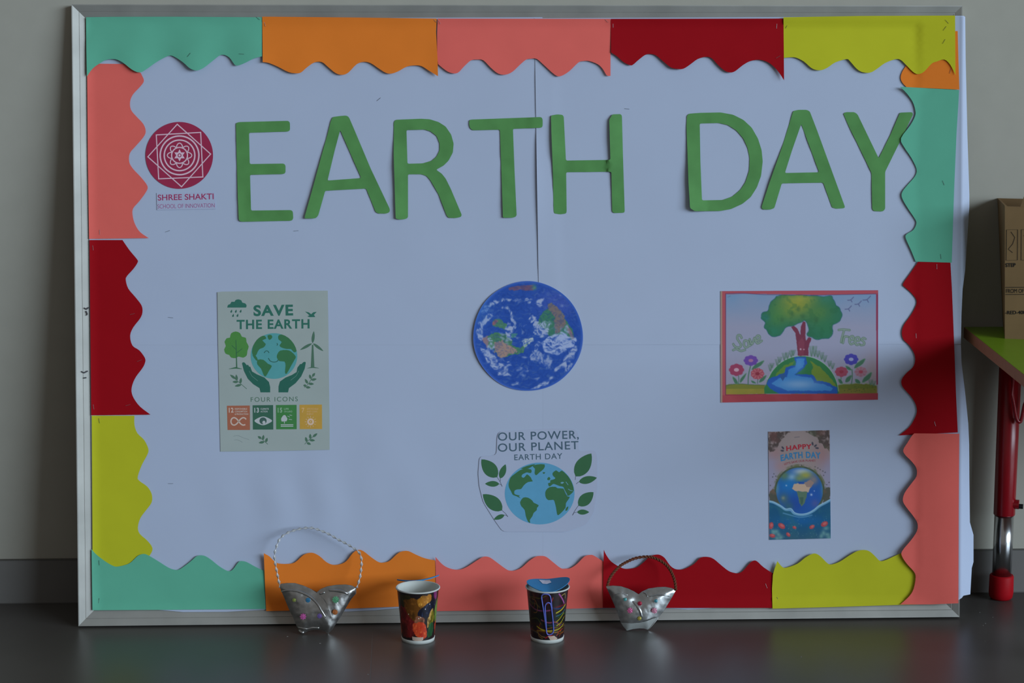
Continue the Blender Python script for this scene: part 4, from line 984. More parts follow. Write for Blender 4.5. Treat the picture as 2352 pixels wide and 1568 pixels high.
# red painted border over everything
for q, cc in (([(140,102),(2168,90),(2168,138),(1400,150),(205,132)], (136, 66, 80)), ([(140,102),(205,130),(205,1440),(142,1536)], (136, 70, 82)), ([(2140,140),(2168,120),(2166,1300),(2145,1310)], (110, 48, 74)), ([(142,1536),(165,1440),(205,1440),(720,1428),(1660,1420),(2165,1415),(2166,1500)], (126, 54, 66))):
    zpoly(q, cc)
C.mix(((yy < 148) | (xx < 205) | (yy > 1425))*np.clip((nA-.45)*1.6, 0, .5), (140, 66, 78))
zpoly([(136,102),(160,102),(165,1536),(136,1536)], (128, 116, 110), .9)
C.stroke(zt([(205,136),(420,130),(700,148),(1400,155),(2140,138)]), 1.1, (72, 50, 90)); C.stroke(zt([(206,136),(206,1440)]), 1.3, (80, 40, 78)); C.stroke(zt([(206,1438),(720,1428)]), 1.1, (100, 30, 60))
C.stroke(zt([(230,180),(270,165)]), .9, (70, 95, 115))
P3 = poster('drawing', corn, mat('drawing_paper', PAPER, var=0.012, scale=10), 'coloured drawing of a tree growing on half a globe, reading Save Trees', 'drawing')
grid_print('painting', corn, C, P3, NL(1), 372, 264, RT)

# ---------------------------------------------------------------- Happy Earth Day print
RH = (122, 136, 163)
zh = lambda p: zz(1740, 970, 5.6, p)
h1 = lambda x, y: (1740+x/5.6, 970+y/5.6)
corn = zh([(138,118),(928,98),(942,1490),(152,1510)])
C = Canvas(1762, 985, 1911, 1242)
yy = (C.Y-970)*5.6; xx = (C.X-1740)*5.6
nA, nB, nC = C.noise(22, 1, 4), C.noise(7, 2, 3), C.noise(40, 3, 3)
C.c[:] = (112, 106, 112)
C.mix(np.exp(-((xx-540)/200)**2-((yy-200)/200)**2), (120, 112, 118))
C.mix(np.clip((np.abs(xx-540)-190)/150, 0, 1)*np.clip((yy-350)/150, 0, 1), (108, 110, 136))
C.blob(*h1(830, 420), 20, 26, (118, 92, 98), .7); C.blob(*h1(230, 400), 18, 16, (122, 96, 104), .6); C.blob(*h1(300, 560), 16, 12, (124, 100, 110), .6)
for q in ([(138,118),(420,108),(340,200),(280,280),(250,350),(200,380),(145,390)], [(620,105),(928,98),(930,380),(880,330),(800,260),(780,190),(700,170)]):
    mk = C.mask_poly(zh(q), warp=5, wsc=7)
    C.mix(mk*np.clip((nB-.22)*4, 0, 1), (64, 58, 60)); C.mix(mk*np.clip((nA-.5)*3, 0, .8), (82, 60, 62)); C.mix(mk*np.clip((nC-.55)*3, 0, .5), (66, 76, 66))
# land rim and globe
C.ell(*h1(540, 880), 325/5.6, 320/5.6, (52, 66, 60)); C.mix((np.hypot(xx-540, yy-880) < 345)*(np.hypot(xx-540, yy-880) > 300)*np.clip((nB-.3)*2, 0, .7), (70, 80, 56))
for q in ([(150,890),(200,850),(260,930),(260,1040),(150,1010)], [(935,830),(870,850),(830,930),(840,1060),(940,1000)]):
    C.poly(zh(q), (58, 62, 58), .95, warp=4); C.mix(C.mask_poly(zh(q), warp=4)*np.clip((nA-.45)*2, 0, .6), (96, 74, 66))
gm = np.hypot((xx-540)/300, (yy-880)/300) < 1
C.mix(gm, (28, 70, 132))
def gb(x, y, rx, ry, col, a): C.mix(gm*np.exp(-((xx-x)/rx)**2-((yy-y)/ry)**2)*a, col)
gb(400, 800, 130, 120, (26, 92, 150), .8); gb(470, 1050, 160, 110, (30, 58, 125), .9); gb(700, 960, 120, 130, (30, 66, 138), .8)
gb(570, 630, 120, 45, (128, 146, 168), .95); gb(440, 700, 60, 40, (120, 150, 180), .7); gb(340, 680, 60, 60, (72, 96, 72), .9); gb(620, 680, 90, 50, (118, 122, 60), .95); gb(540, 720, 60, 40, (96, 112, 70), .8)
gb(720, 740, 60, 60, (104, 96, 96), .9); gb(250, 850, 30, 90, (72, 110, 130), .7); gb(840, 850, 30, 120, (60, 100, 130), .7); gb(340, 980, 60, 70, (60, 84, 84), .8); gb(330, 970, 20, 20, (110, 116, 110), .7); gb(400, 1080, 60, 60, (44, 80, 84), .7); gb(740, 1040, 50, 50, (70, 70, 120), .6)
def gpoly(p, col, a=1.0, warp=1.5): C.mix((C.mask_poly(zh(p), warp=warp) & gm)*a, col)
gpoly([(440,850),(470,790),(530,780),(600,790),(650,780),(680,830),(650,900),(600,890),(560,885),(480,885)], (142, 126, 116))
gpoly([(600,770),(680,740),(730,770),(690,830),(630,830)], (112, 98, 98)); gpoly([(520,762),(600,766),(590,792),(530,790)], (30, 62, 130), warp=.5)
gpoly([(500,885),(640,890),(630,960),(600,1040),(565,1080),(540,1030),(520,950)], (66, 90, 80)); gpoly([(540,960),(590,960),(580,1040),(560,1060)], (52, 76, 70))
for x, y, r in ((692,928,10),(370,810,7),(730,880,5)): C.blob(*h1(x, y), r/5.6*1.3, r/5.6*1.3, (150, 165, 190), .9)
# sea and wave
sea = [(150,1010),(215,1030),(300,1075),(380,1130),(470,1170),(560,1190),(650,1175),(730,1130),(790,1080),(860,1040),(940,990),(942,1490),(152,1510)]
C.poly(zh(sea), (24, 66, 100)); sm_ = C.mask_poly(zh(sea))
C.mix(sm_*np.exp(-((yy-1260)/70)**2-((xx-560)/300)**2)*.8, (22, 74, 128)); C.mix(sm_*np.clip((nA-.45)*2, 0, .5), (38, 84, 98)); C.mix(sm_*np.clip((yy-1330)/150, 0, 1)*.6, (42, 70, 92))
C.curve(zh([(150,1015),(210,1030),(300,1078),(360,1120),(430,1125),(470,1168),(560,1188),(650,1172),(730,1128),(790,1078),(870,1035),(942,995)]), 5.5, (84, 126, 160), .9)
C.curve(zh([(150,1012),(210,1026),(300,1072),(360,1112),(430,1105),(480,1160),(560,1178),(650,1164),(730,1120),(790,1070),(870,1026),(942,988)]), 1.8, (120, 152, 180), .8)
C.curve(zh([(330,1165),(420,1190),(520,1215),(600,1215),(700,1190)]), 2.6, (70, 116, 156), .7)
for x, y in ((200,1440),(270,1440),(240,1400),(250,1490),(850,1420),(900,1440),(880,1360),(820,1460),(300,1480),(920,1480),(200,1400)):
    C.blob(*h1(x, y), 4.5, 6, (84, 122, 128), .75, rot=C.rng.rand()*3)
for x, y, rx, ry, r in ((175,1325,30,45,.2),(310,1330,50,32,.6),(475,1350,26,18,.4),(395,1440,32,22,.8),(700,1342,36,24,-.5),(860,1305,48,32,-.5),(190,1455,38,24,.2)):
    C.ell(*h1(x, y), rx/5.6, ry/5.6, (128, 56, 66), 1, r); C.ell(*h1(x+5, y-6), rx*.55/5.6, ry*.5/5.6, (144, 84, 88), .8, r)
for i in range(60):
    x, y = 160+C.rng.rand()*770, 1200+C.rng.rand()*280; C.ell(*h1(x, y), .7, .7, (86, 124, 130), .7)
for x, y in ((740,570),(775,585),(805,605),(840,625),(850,680),(870,640),(210,660),(235,690),(195,700),(240,735),(165,810),(440,560),(565,550),(920,770),(890,800)):
    C.ell(*h1(x, y), 1.6, 1.1, (52, 56, 60), .9, C.rng.rand()*3)
for x, y, r in ((325,325,.9),(318,362,.1),(745,298,-.7),(765,328,.1),(708,272,1.4)): C.ell(*h1(x, y), 4.2, 2.0, (48, 52, 66), .95, r)
C.stroke(zh([(475,192),(540,184)]), .9, (66, 70, 84))
P4 = poster('greeting_print', corn, mat('greeting_paper', PAPER, var=0.012, scale=10), 'small upright print reading HAPPY EARTH DAY above a globe in the sea', 'poster')
grid_print('printed_picture', corn, C, P4, NL(1), 146, 252, RH)
def inkr(r, g, b): return mat('inkr_%d_%d_%d' % (r, g, b), disp(r, g, b, RH), rough=0.7, var=0.03, spec=0.15)
Flat().text('HAPPY', h1(372, 368), h1(700, 342), 64/5.6, 0.035, 1.6, 1.12).build('heading', inkr(128, 38, 52), P4, NL(2.2))
Flat().text('EARTH DAY', h1(300, 500), h1(815, 468), 82/5.6, 0.035, 4.5, 1.12).build('heading', inkr(44, 96, 140), P4, NL(2.2))
Flat().text("LET'S SAVE OUR PLANET", h1(345, 548), h1(752, 504), 26/5.6, 0.02, 3.0).build('tagline_text', inkr(112, 60, 74), P4, NL(2.2))

# ================================================================ table with a cardboard box
zt_y = -0.012
ZT = float(on_plane_y(2217, 747, zt_y)[2])
A = on_plane_z(2214, 750.5, ZT); Bq = on_plane_z(2352, 860.5, ZT)
d = (Bq-A); d = d/np.linalg.norm(d)
TH = 0.019
edge_len = 0.46/max(0.2, abs(d[1]))
corner_near = A + d*edge_len
x_far = A[0]+1.25
poly = [A[:2], corner_near[:2], (x_far-(corner_near[0]-A[0]), corner_near[1]), (x_far, A[1])]
table = tag(empty('school_table', (float(A[0]+0.6), float(A[1]-0.3), 0)), 'low school table with green top and red steel legs', 'table')
TO = Vector(table.location)
top_m = mat('green_laminate', disp(80, 112, 18), rough=0.35, var=0.03, spec=0.4)
edge_m = mat('beige_edge_band', disp(120, 88, 74), rough=0.5, var=0.04)
redm = mat('red_enamel', disp(96, 6, 17), rough=0.28, spec=0.5, var=0.03)
chrome = mat('chrome', (0.62, 0.63, 0.64), rough=0.22, metal=1.0, var=0.02)
rubber_r = mat('red_rubber', disp(112, 8, 18), rough=0.5, var=0.03)
blackm = mat('black_plastic', (0.015, 0.015, 0.017), rough=0.4)
def prism(pl, z0, z1, side_only=False, top_only=False):
    bm = bmesh.new(); n = len(pl)
    lo_ = [bm.verts.new((p[0]-TO.x, p[1]-TO.y, z0)) for p in pl]; hi = [bm.verts.new((p[0]-TO.x, p[1]-TO.y, z1)) for p in pl]
    bm.faces.new(hi); bm.faces.new(list(reversed(lo_)))
    for i in range(n): bm.faces.new((lo_[i], lo_[(i+1) % n], hi[(i+1) % n], hi[i]))
    return bm
cen = np.mean(np.array([np.array(p) for p in poly]), 0)
inner = [tuple(cen+(np.array(p)-cen)*0.9985) for p in poly]
bm_obj('table_top', prism(inner, ZT-TH+0.001, ZT), top_m, table)
bm_obj('edge_band', prism(poly, ZT-TH, ZT-0.0006), edge_m, table)
foot = on_plane_z(2298.5, 1374, 0)
def leg(x, y):
    dx, dy = x-TO.x, y-TO.y
    bm = bmesh.new(); bm_lathe(bm, [(0.0, 0.155), (0.0185, 0.155), (0.0190, 0.156), (0.0197, ZT-TH), (0.0, ZT-TH)], 28, (dx, dy))
    lg = bm_obj('leg', bm, redm, table, smooth=False)
    for f in lg.data.polygons: f.use_smooth = abs(f.normal.z) < 0.5
    bm = bmesh.new(); bm_lathe(bm, [(0.0, 0.038), (0.0172, 0.038), (0.0172, 0.1565), (0.0, 0.1565)], 28, (dx, dy))
    c = bm_obj('chrome_insert', bm, chrome, lg)
    for f in c.data.polygons: f.use_smooth = abs(f.normal.z) < 0.5
    bm = bmesh.new(); bm_lathe(bm, [(0.0, 0.0), (0.017, 0.0), (0.0205, 0.004), (0.0218, 0.012), (0.0213, 0.042), (0.0198, 0.0445), (0.0, 0.0445)], 28, (dx, dy))
    c = bm_obj('foot_cap', bm, rubber_r, lg)
    for f in c.data.polygons: f.use_smooth = abs(f.normal.z) < 0.7
    bm = bmesh.new(); bm_tube(bm, [(dx+0.012, dy-0.008, 0.176), (dx+0.0225, dy-0.012, 0.176)], 0.0085, 14)
    bm_obj('screw_boss', bm, redm, lg)
    bm = bmesh.new(); bm_tube(bm, [(dx+0.019, dy-0.012, 0.173), (dx+0.029, dy-0.015, 0.173)], 0.0045, 12)
    bm_obj('clamp_screw', bm, blackm, lg)
    return lg
fx, fy = float(foot[0]), float(foot[1])
fl1 = leg(fx, fy)
leg(x_far-(fx-A[0]), fy); leg(float(corner_near[0])+0.13, float(corner_near[1])+0.07); leg(x_far-(float(corner_near[0])-A[0])-0.07, float(corner_near[1])+0.07)
hk = []
for px, py in ((2326, 905), (2329, 930), (2333, 955), (2338, 967), (2344, 968), (2348, 955), (2353, 930), (2362, 900)):
    p = on_plane_y(px, py, fy-0.028); hk.append((p[0]-TO.x, p[1]-TO.y, p[2]))
hk = [(hk[0][0]-0.002, hk[0][1]+0.004, ZT-TH-0.001)] + hk + [(hk[-1][0]+0.004, hk[-1][1], ZT-TH-0.001)]
bm = bmesh.new(); bm_tube(bm, catmull(hk, 3), 0.0032, 8); bm_obj('bag_hook', bm, redm, table, smooth=True)

card_m = mat('cardboard', disp(92, 79, 60), rough=0.85, var=0.10, scale=16, bump=0.06)
cink = mat('box_ink', (0.02, 0.02, 0.02), rough=0.8)
b0 = on_plane_z(2308, 777.5, ZT); bb = on_plane_z(2303.5, 745, ZT)
dv = bb-b0; BDp = float(math.hypot(dv[0], dv[1])); BTH = math.atan2(float(dv[0]), float(dv[1])); BWd = 0.19; tk = 0.004
box = tag(empty('cardboard_box', (float(b0[0]), float(b0[1]), ZT)), 'worn brown cardboard box standing on the green table', 'box')
box.rotation_euler = (0, 0, -BTH)
bu = np.array([math.cos(BTH), -math.sin(BTH), 0.0]); bd = np.array([math.sin(BTH), math.cos(BTH), 0.0])
FACE = Plane((float(b0[0]), float(b0[1]), ZT), bu, (0, 0, 1))
BACK = Plane(tuple(np.array([b0[0], b0[1], ZT])+bd*BDp), bu, (0, 0, 1))
fx0, BHt = (float(q) for q in FACE.uv(2308, 474, 0)); bx0, bz0 = (float(q) for q in BACK.uv(2291, 455, 0))
def panel(q, off):
    bm = bmesh.new(); vv = [bm.verts.new(p) for p in q] + [bm.verts.new(Vector(p)+Vector(off)) for p in q]
    for f in ((0,1,2,3),(7,6,5,4),(0,4,5,1),(1,5,6,2),(2,6,7,3),(3,7,4,0)): bm.faces.new([vv[i] for i in f])
    return bm_obj('box_panel', bm, card_m, box)
panel([(0.0, 0, 0), (fx0, 0, BHt), (BWd, 0, BHt), (BWd, 0, 0)], (0, tk, 0))
panel([(0.0, tk, 0), (fx0, tk, BHt), (bx0, BDp, bz0), (0.0, BDp, 0.0)], (tk, 0, 0))
panel([(tk, BDp, 0), (bx0+tk, BDp, bz0), (BWd, BDp, bz0), (BWd, BDp, 0)], (0, -tk, 0))
panel([(BWd-tk, tk, 0), (BWd-tk, tk, BHt), (BWd-tk, BDp-tk, BHt), (BWd-tk, BDp-tk, 0)], (tk, 0, 0))
bm = bmesh.new(); bm_box(bm, tk, BWd-tk, tk, BDp-tk, 0.0002, 0.005); bm_obj('box_bottom', bm, card_m, box)
def flap(q):
    bm = bmesh.new(); a = [bm.verts.new(p) for p in q]; b = [bm.verts.new((p[0], p[1], p[2]-0.0035)) for p in q]; n = len(q)
    bm.faces.new(a); bm.faces.new(list(reversed(b)))
    for i in range(n): bm.faces.new((b[i], b[(i+1) % n], a[(i+1) % n], a[i]))
    bm_obj('flap', bm, card_m, box)
flap([(fx0+0.026, 0.002, BHt+0.001), (BWd, 0.002, BHt+0.001), (BWd, 0.09, BHt+0.010), (fx0+0.034, 0.085, BHt+0.010)])
flap([(fx0, 0.006, BHt+0.001), (bx0, BDp-0.01, bz0+0.001), (bx0+0.018, BDp-0.02, bz0-0.012), (fx0+0.014, 0.02, BHt-0.010)])
def face_pt(px, py):
    a, b = FACE.uv(px, py, 0); return float(a), float(b)
class FaceFlat(Flat):
    def put(s, name, material):
        me = pymesh(name, [(*[(a, -0.0005, b) for a, b in [face_pt(*p)]][0],) for p in s.v], s.f)
        return link(name, me, material, box)
f = FaceFlat(); f.text('STEP', (2309.5, 613), (2333, 612.5), 8.6, 0.03); f.put('printed_text', cink)
f = FaceFlat(); f.text('FROM OF', (2311, 672.5), (2352, 672), 9, 0.0); f.put('printed_text', cink)
f = FaceFlat(); f.text('-RED-400', (2309, 721.5), (2356, 721), 8, 0.02); f.put('printed_text', cink)
for q, cl_ in (([(2309.5, 659.6), (2400, 659)], False), ([(2309.5, 676), (2400, 675.4)], False), ([(2312, 527.5), (2337.5, 527), (2337, 597), (2311, 597.5)], True), ([(2346, 527), (2384, 527), (2384, 597), (2345.5, 597)], True)):
    f = FaceFlat(); f.stroke(q, 1.2, cl_); f.put('printed_frame', cink)
f = FaceFlat(); f.stroke([(2322, 532), (2331, 545), (2326, 560), (2316, 572), (2326, 580)], 1.2); f.stroke([(2352, 540), (2372, 560), (2362, 585)], 1.6); f.put('printed_symbol', cink)

# ================================================================ paper cups
def cup(name, px, py, lab, paint, hgt=0.0925, rt=0.0365, rb=0.0268):
    c = on_plane_z(px, py, 0)
    root = tag(empty(name, (float(c[0]), float(c[1]), 0)), lab, 'cup', 'decorated paper cups')
    white = mat('cup_white_paper', disp(140, 152, 160), rough=0.5, var=0.02)
    NZ, NA = 130, 620
    Cc = Canvas(-180, 0, 180, 100, 2.5)     # degrees around, percent of height
    paint(Cc)
    V, Q = [], []
    zb, ztp = 0.006, hgt-0.003
    for j in range(NZ+1):
        h = j/NZ; z = zb+(ztp-zb)*h; r = rb+(rt-0.0012-rb)*(z/hgt)
        for i in range(NA):
            a = -180+360*i/NA; Q.append((a, 100-100*h)); th = math.radians(a-90)
            V.append((r*math.cos(th), r*math.sin(th), z))
    F = [(j*NA+i, j*NA+(i+1) % NA, (j+1)*NA+(i+1) % NA, (j+1)*NA+i) for j in range(NZ) for i in range(NA)]
    Q = np.array(Q); me = pymesh('printed_sleeve', V, F); set_print(me, to_albedo(Cc.sample(Q[:, 0], Q[:, 1]), (120, 132, 155)))
    link('printed_sleeve', me, vcol_mat('printed_cup', 0.3, 0.5), root, smooth=True)
    bm = bmesh.new()
    bm_lathe(bm, [(rb-0.0016, 0.0055), (rb-0.0012, 0.0), (rb+0.0004, 0.0), (rb+0.0015, 0.0062), (rb-0.0004, 0.0064)], 56, closed=True)
    bm_obj('base_band', bm, white, root, smooth=True)
    bm = bmesh.new()
    bm_lathe(bm, [(0.0, 0.007), (rb-0.0012, 0.007), (rt-0.0022, hgt-0.001)], 56)
    bm_obj('inner_wall', bm, white, root, smooth=True)
    bm = bmesh.new()
    rc, rz = rt-0.0006, hgt-0.0016
    bm_lathe(bm, [(rc+0.0014*math.cos(a), rz+0.0014*math.sin(a)) for a in np.linspace(0, 2*math.pi, 11)[:-1]], 64, closed=True)
    bm_obj('rim', bm, white, root, smooth=True)
    return root
def paint_peppers(C):
    C.c[:] = (20, 15, 17)
    n, n2_, n3 = C.noise(14, 3, 4), C.noise(5, 4, 3), C.noise(30, 8, 3)
    def P(pts, col, sh=None, hi=None, o=0):
        pts = [(x+o, y) for x, y in pts]; q = [tuple(p) for p in catmull(pts, 3, True)]
        c_ = np.mean(np.array(q), 0); q = [tuple(c_+(np.array(p)-c_)*1.22) for p in q]; col = tuple(v*.84 for v in col)
        mk = C.mask_poly(q, warp=5.0, wsc=13, seed=int(abs(pts[0][1])*3+abs(col[0])) % 40); mf = mk.astype(float)
        C.mix(mf, col); C.mix(mf*np.clip((n-.42)*2.2, 0, .75), sh or tuple(v*.45 for v in col)); C.mix(mf*np.clip((n2_-.62)*3, 0, .5), hi or tuple(min(255, v*1.35+12) for v in col))
    for o in (-175, 0, 175):
        P([(-62,40),(-40,34),(-20,42),(-12,56),(-14,74),(-20,86),(-44,90),(-62,80)], (94, 20, 22), o=o)
        P([(-58,8),(-34,6),(-20,14),(-30,24),(-52,26)], (34, 32, 14), o=o)
        P([(-40,18),(-20,14),(0,16),(8,28),(2,42),(-10,52),(-28,44),(-38,30)], (84, 50, 14), o=o)
        P([(0,14),(14,8),(34,8),(36,18),(26,24),(10,28)], (138, 90, 26), hi=(186, 150, 70), o=o)
        P([(8,34),(24,26),(44,18),(58,16),(54,32),(40,44),(20,50),(4,46)], (14, 18, 36), sh=(8, 8, 14), hi=(40, 52, 84), o=o)
        P([(-6,52),(6,50),(16,56),(14,68),(0,70),(-8,62)], (110, 70, 52), o=o)
        P([(-12,68),(0,62),(16,64),(24,74),(26,88),(16,94),(2,90),(-8,84)], (160, 56, 28), sh=(118, 24, 16), hi=(186, 96, 54), o=o)
        P([(30,62),(36,48),(46,40),(50,46),(42,58),(34,70)], (146, 116, 62), hi=(190, 170, 120), o=o)
        P([(46,48),(54,44),(56,60),(46,74),(38,76)], (92, 86, 20), o=o)
        P([(36,76),(48,64),(58,70),(56,86),(44,92),(34,86)], (26, 62, 36), o=o)
        P([(48,2),(60,2),(62,14),(54,14)], (92, 26, 80), o=o)
        P([(64,30),(84,26),(92,50),(80,70),(66,60)], (70, 96, 30), o=o); P([(70,72),(92,66),(104,84),(84,94)], (150, 50, 26), o=o)
        for x, y in ((2,52),(8,50),(-30,44),(36,24),(22,33)): C.ell(x+o, y, 1.6, 1.2, (176, 172, 168), .9)
def paint_bands(C):
    C.c[:] = (20, 14, 18); n = C.noise(20, 5, 3)
    C.mix(np.clip((n-.45)*2, 0, .6), (56, 18, 22)); C.mix(np.exp(-((C.Y-55)/16)**2)*.85, (10, 16, 14))
    rs = np.random.RandomState(3)
    cols = [(120, 108, 26), (110, 80, 22), (84, 34, 70), (92, 26, 26), (32, 66, 86), (46, 70, 38), (100, 92, 30), (80, 44, 26), (112, 72, 84)]
    for i in range(46):
        x, y = rs.rand()*360-180, 8+rs.rand()*84
        L_, b_, tl2 = 14+rs.rand()*26, rs.randn()*8, rs.randn()*.35
        c = cols[rs.randint(len(cols))]; c = tuple(v*(.3+.6*rs.rand()) for v in c)
        C.curve([(x-L_, y-L_*tl2*.4), (x-L_*.3, y+b_*.5), (x+L_*.4, y+b_*.6), (x+L_, y+L_*tl2*.4)], 1.5+rs.rand()*1.4, c, .9, k=4)
    for q, w, c in (([(-52,16),(-40,18),(-34,30),(-38,42),(-50,44)], 2.0, (112, 78, 40)), ([(30,3),(42,14),(54,26)], 4.4, (128, 68, 130)), ([(40,8),(54,6),(58,16)], 2.2, (140, 120, 64)), ([(-6,22),(6,20),(12,10)], 3.2, (126, 40, 42)),
                    ([(24,43),(44,38),(62,30)], 3.2, (160, 152, 28)), ([(24,50),(44,47),(62,40)], 1.8, (40, 104, 122)), ([(26,62),(40,56),(56,46)], 3.0, (132, 124, 24)), ([(28,70),(44,66),(60,56)], 2.8, (140, 132, 26)),
                    ([(-40,72),(-20,78),(10,80),(40,78),(62,70)], 2.8, (150, 138, 30)), ([(-42,82),(-20,80),(20,84),(50,84)], 2.2, (128, 98, 26)), ([(-40,84),(-24,92),(-6,94)], 2.2, (118, 90, 50)), ([(-36,82),(-34,92),(-20,97)], 2.0, (110, 86, 36)), ([(30,92),(40,84),(56,80)], 3.2, (130, 40, 32)), ([(-46,5),(-42,20),(-48,34)], 2.2, (104, 48, 32)), ([(-10,95),(10,90),(24,97)], 4, (120, 24, 30))):
        C.curve(q, w, tuple(v*.45 for v in c), 1, k=4); C.curve(q, w*.6, tuple(v*.85 for v in c), 1, k=4)
cupA = cup('paper_cup', 960.5, 1468.3, 'paper cup printed with red and orange peppers, lid flipped open behind', paint_peppers)
cupB = cup('paper_cup', 1257.0, 1466.6, 'paper cup printed with rubber bands and a paper clip under a blue lid', paint_bands)
blue_m = mat('blue_card', disp(40, 100, 152), rough=0.6, var=0.04)
def lid(parent, R, fn, mt, nr_=14, na=48, th=0.0011):
    V = [fn(0, 0)]; F = []
    for i in range(1, nr_+1):
        for k in range(na):
            a = 2*math.pi*k/na; V.append(fn(R*i/nr_*math.cos(a), R*i/nr_*math.sin(a)))
    F += [(0, 1+k, 1+(k+1) % na) for k in range(na)]
    for i in range(nr_-1):
        for k in range(na):
            a, b = 1+i*na+k, 1+i*na+(k+1) % na; F.append((a, a+na, b+na, b))
    return link('lid', shell('lid', V, F, th), mt, parent)
slope = math.tan(math.radians(15.3))
lid(cupA, 0.036, lambda x, y: (x+0.0005, y*0.8+0.0645, 0.0915 - (y*0.8+0.029)*slope + 0.0015 + 4.2*x*x + 0.10*x), blue_m, th=0.002)
def lid2(x, y):
    s = x/0.036
    h = (0.0100 if s > 0 else 0.0055)*abs(s)**1.6 - 0.0020*max(0, -y/0.036)*(1-abs(s)) + 0.0012
    return (x+0.0012, y+0.001, 0.0925 + h)
lidB = lid(cupB, 0.0362, lid2, blue_m)
V = []
for (sx, sy) in ((-0.4,0.70),(-0.1,0.72),(0.12,0.72),(0.17,0.30),(-0.05,0.12),(-0.25,0.10)):
    p = lid2(sx*0.036, sy*0.036); V.append((p[0], p[1], p[2]+0.0005))
o = link('tape', pymesh('tape', V, [(0, 1, 2, 3, 4, 5)]), mat('tape_white', disp(150, 158, 185), rough=0.5), lidB)
def on_cup(parent, pts, rad, name, mt, hgt=0.0925, rt=0.0353, rb=0.0268):
    q = []
    for a, h in pts:
        z = h*hgt; r = rb+(rt-rb)*h+rad*0.6; th = math.radians(a-90); q.append((r*math.cos(th), r*math.sin(th), z))
    bm = bmesh.new(); bm_tube(bm, q, rad, 8); return bm_obj(name, bm, mt, parent, smooth=True)
clip = [(-8,.30),(-14,.60),(-20,.88),(-16,.945),(-6,.955),(2,.93),(6,.84),(10,.60),(16,.32),(16,.23),(10,.185),(0,.175),(-6,.22),(-8,.40),(-10,.62),(-10,.73),(-5,.785),(2,.785),(6,.74),(10,.60),(13,.46)]
on_cup(cupB, [tuple(p) for p in catmull(clip, 4)], 0.0011, 'paper_clip', mat('blue_clip', disp(70, 84, 165), rough=0.35, spec=0.5))
def patch(parent, pts, name, mt, hgt=0.0925, rt=0.0353, rb=0.0268):
    V2, F2 = cdt_mesh([(a, h*100) for a, h in pts], (), 3.0); V = []
    for a, h in V2:
        z = h/100*hgt; r = rb+(rt-rb)*h/100+0.0005; th = math.radians(a-90); V.append((r*math.cos(th), r*math.sin(th), z))
    return link(name, pymesh(name, V, F2), mt, parent)
beige = mat('beige_sticker', disp(140, 130, 126), rough=0.6)
patch(cupA, [(-20,.085),(-12,.07),(0,.062),(10,.066),(17,.085),(18,.14),(8,.135),(0,.14),(-10,.142),(-21,.15)], 'sticker', beige)
patch(cupB, [(8,.06),(28,.07),(34,.085),(20,.15),(10,.145),(-2,.15)], 'sticker', beige)

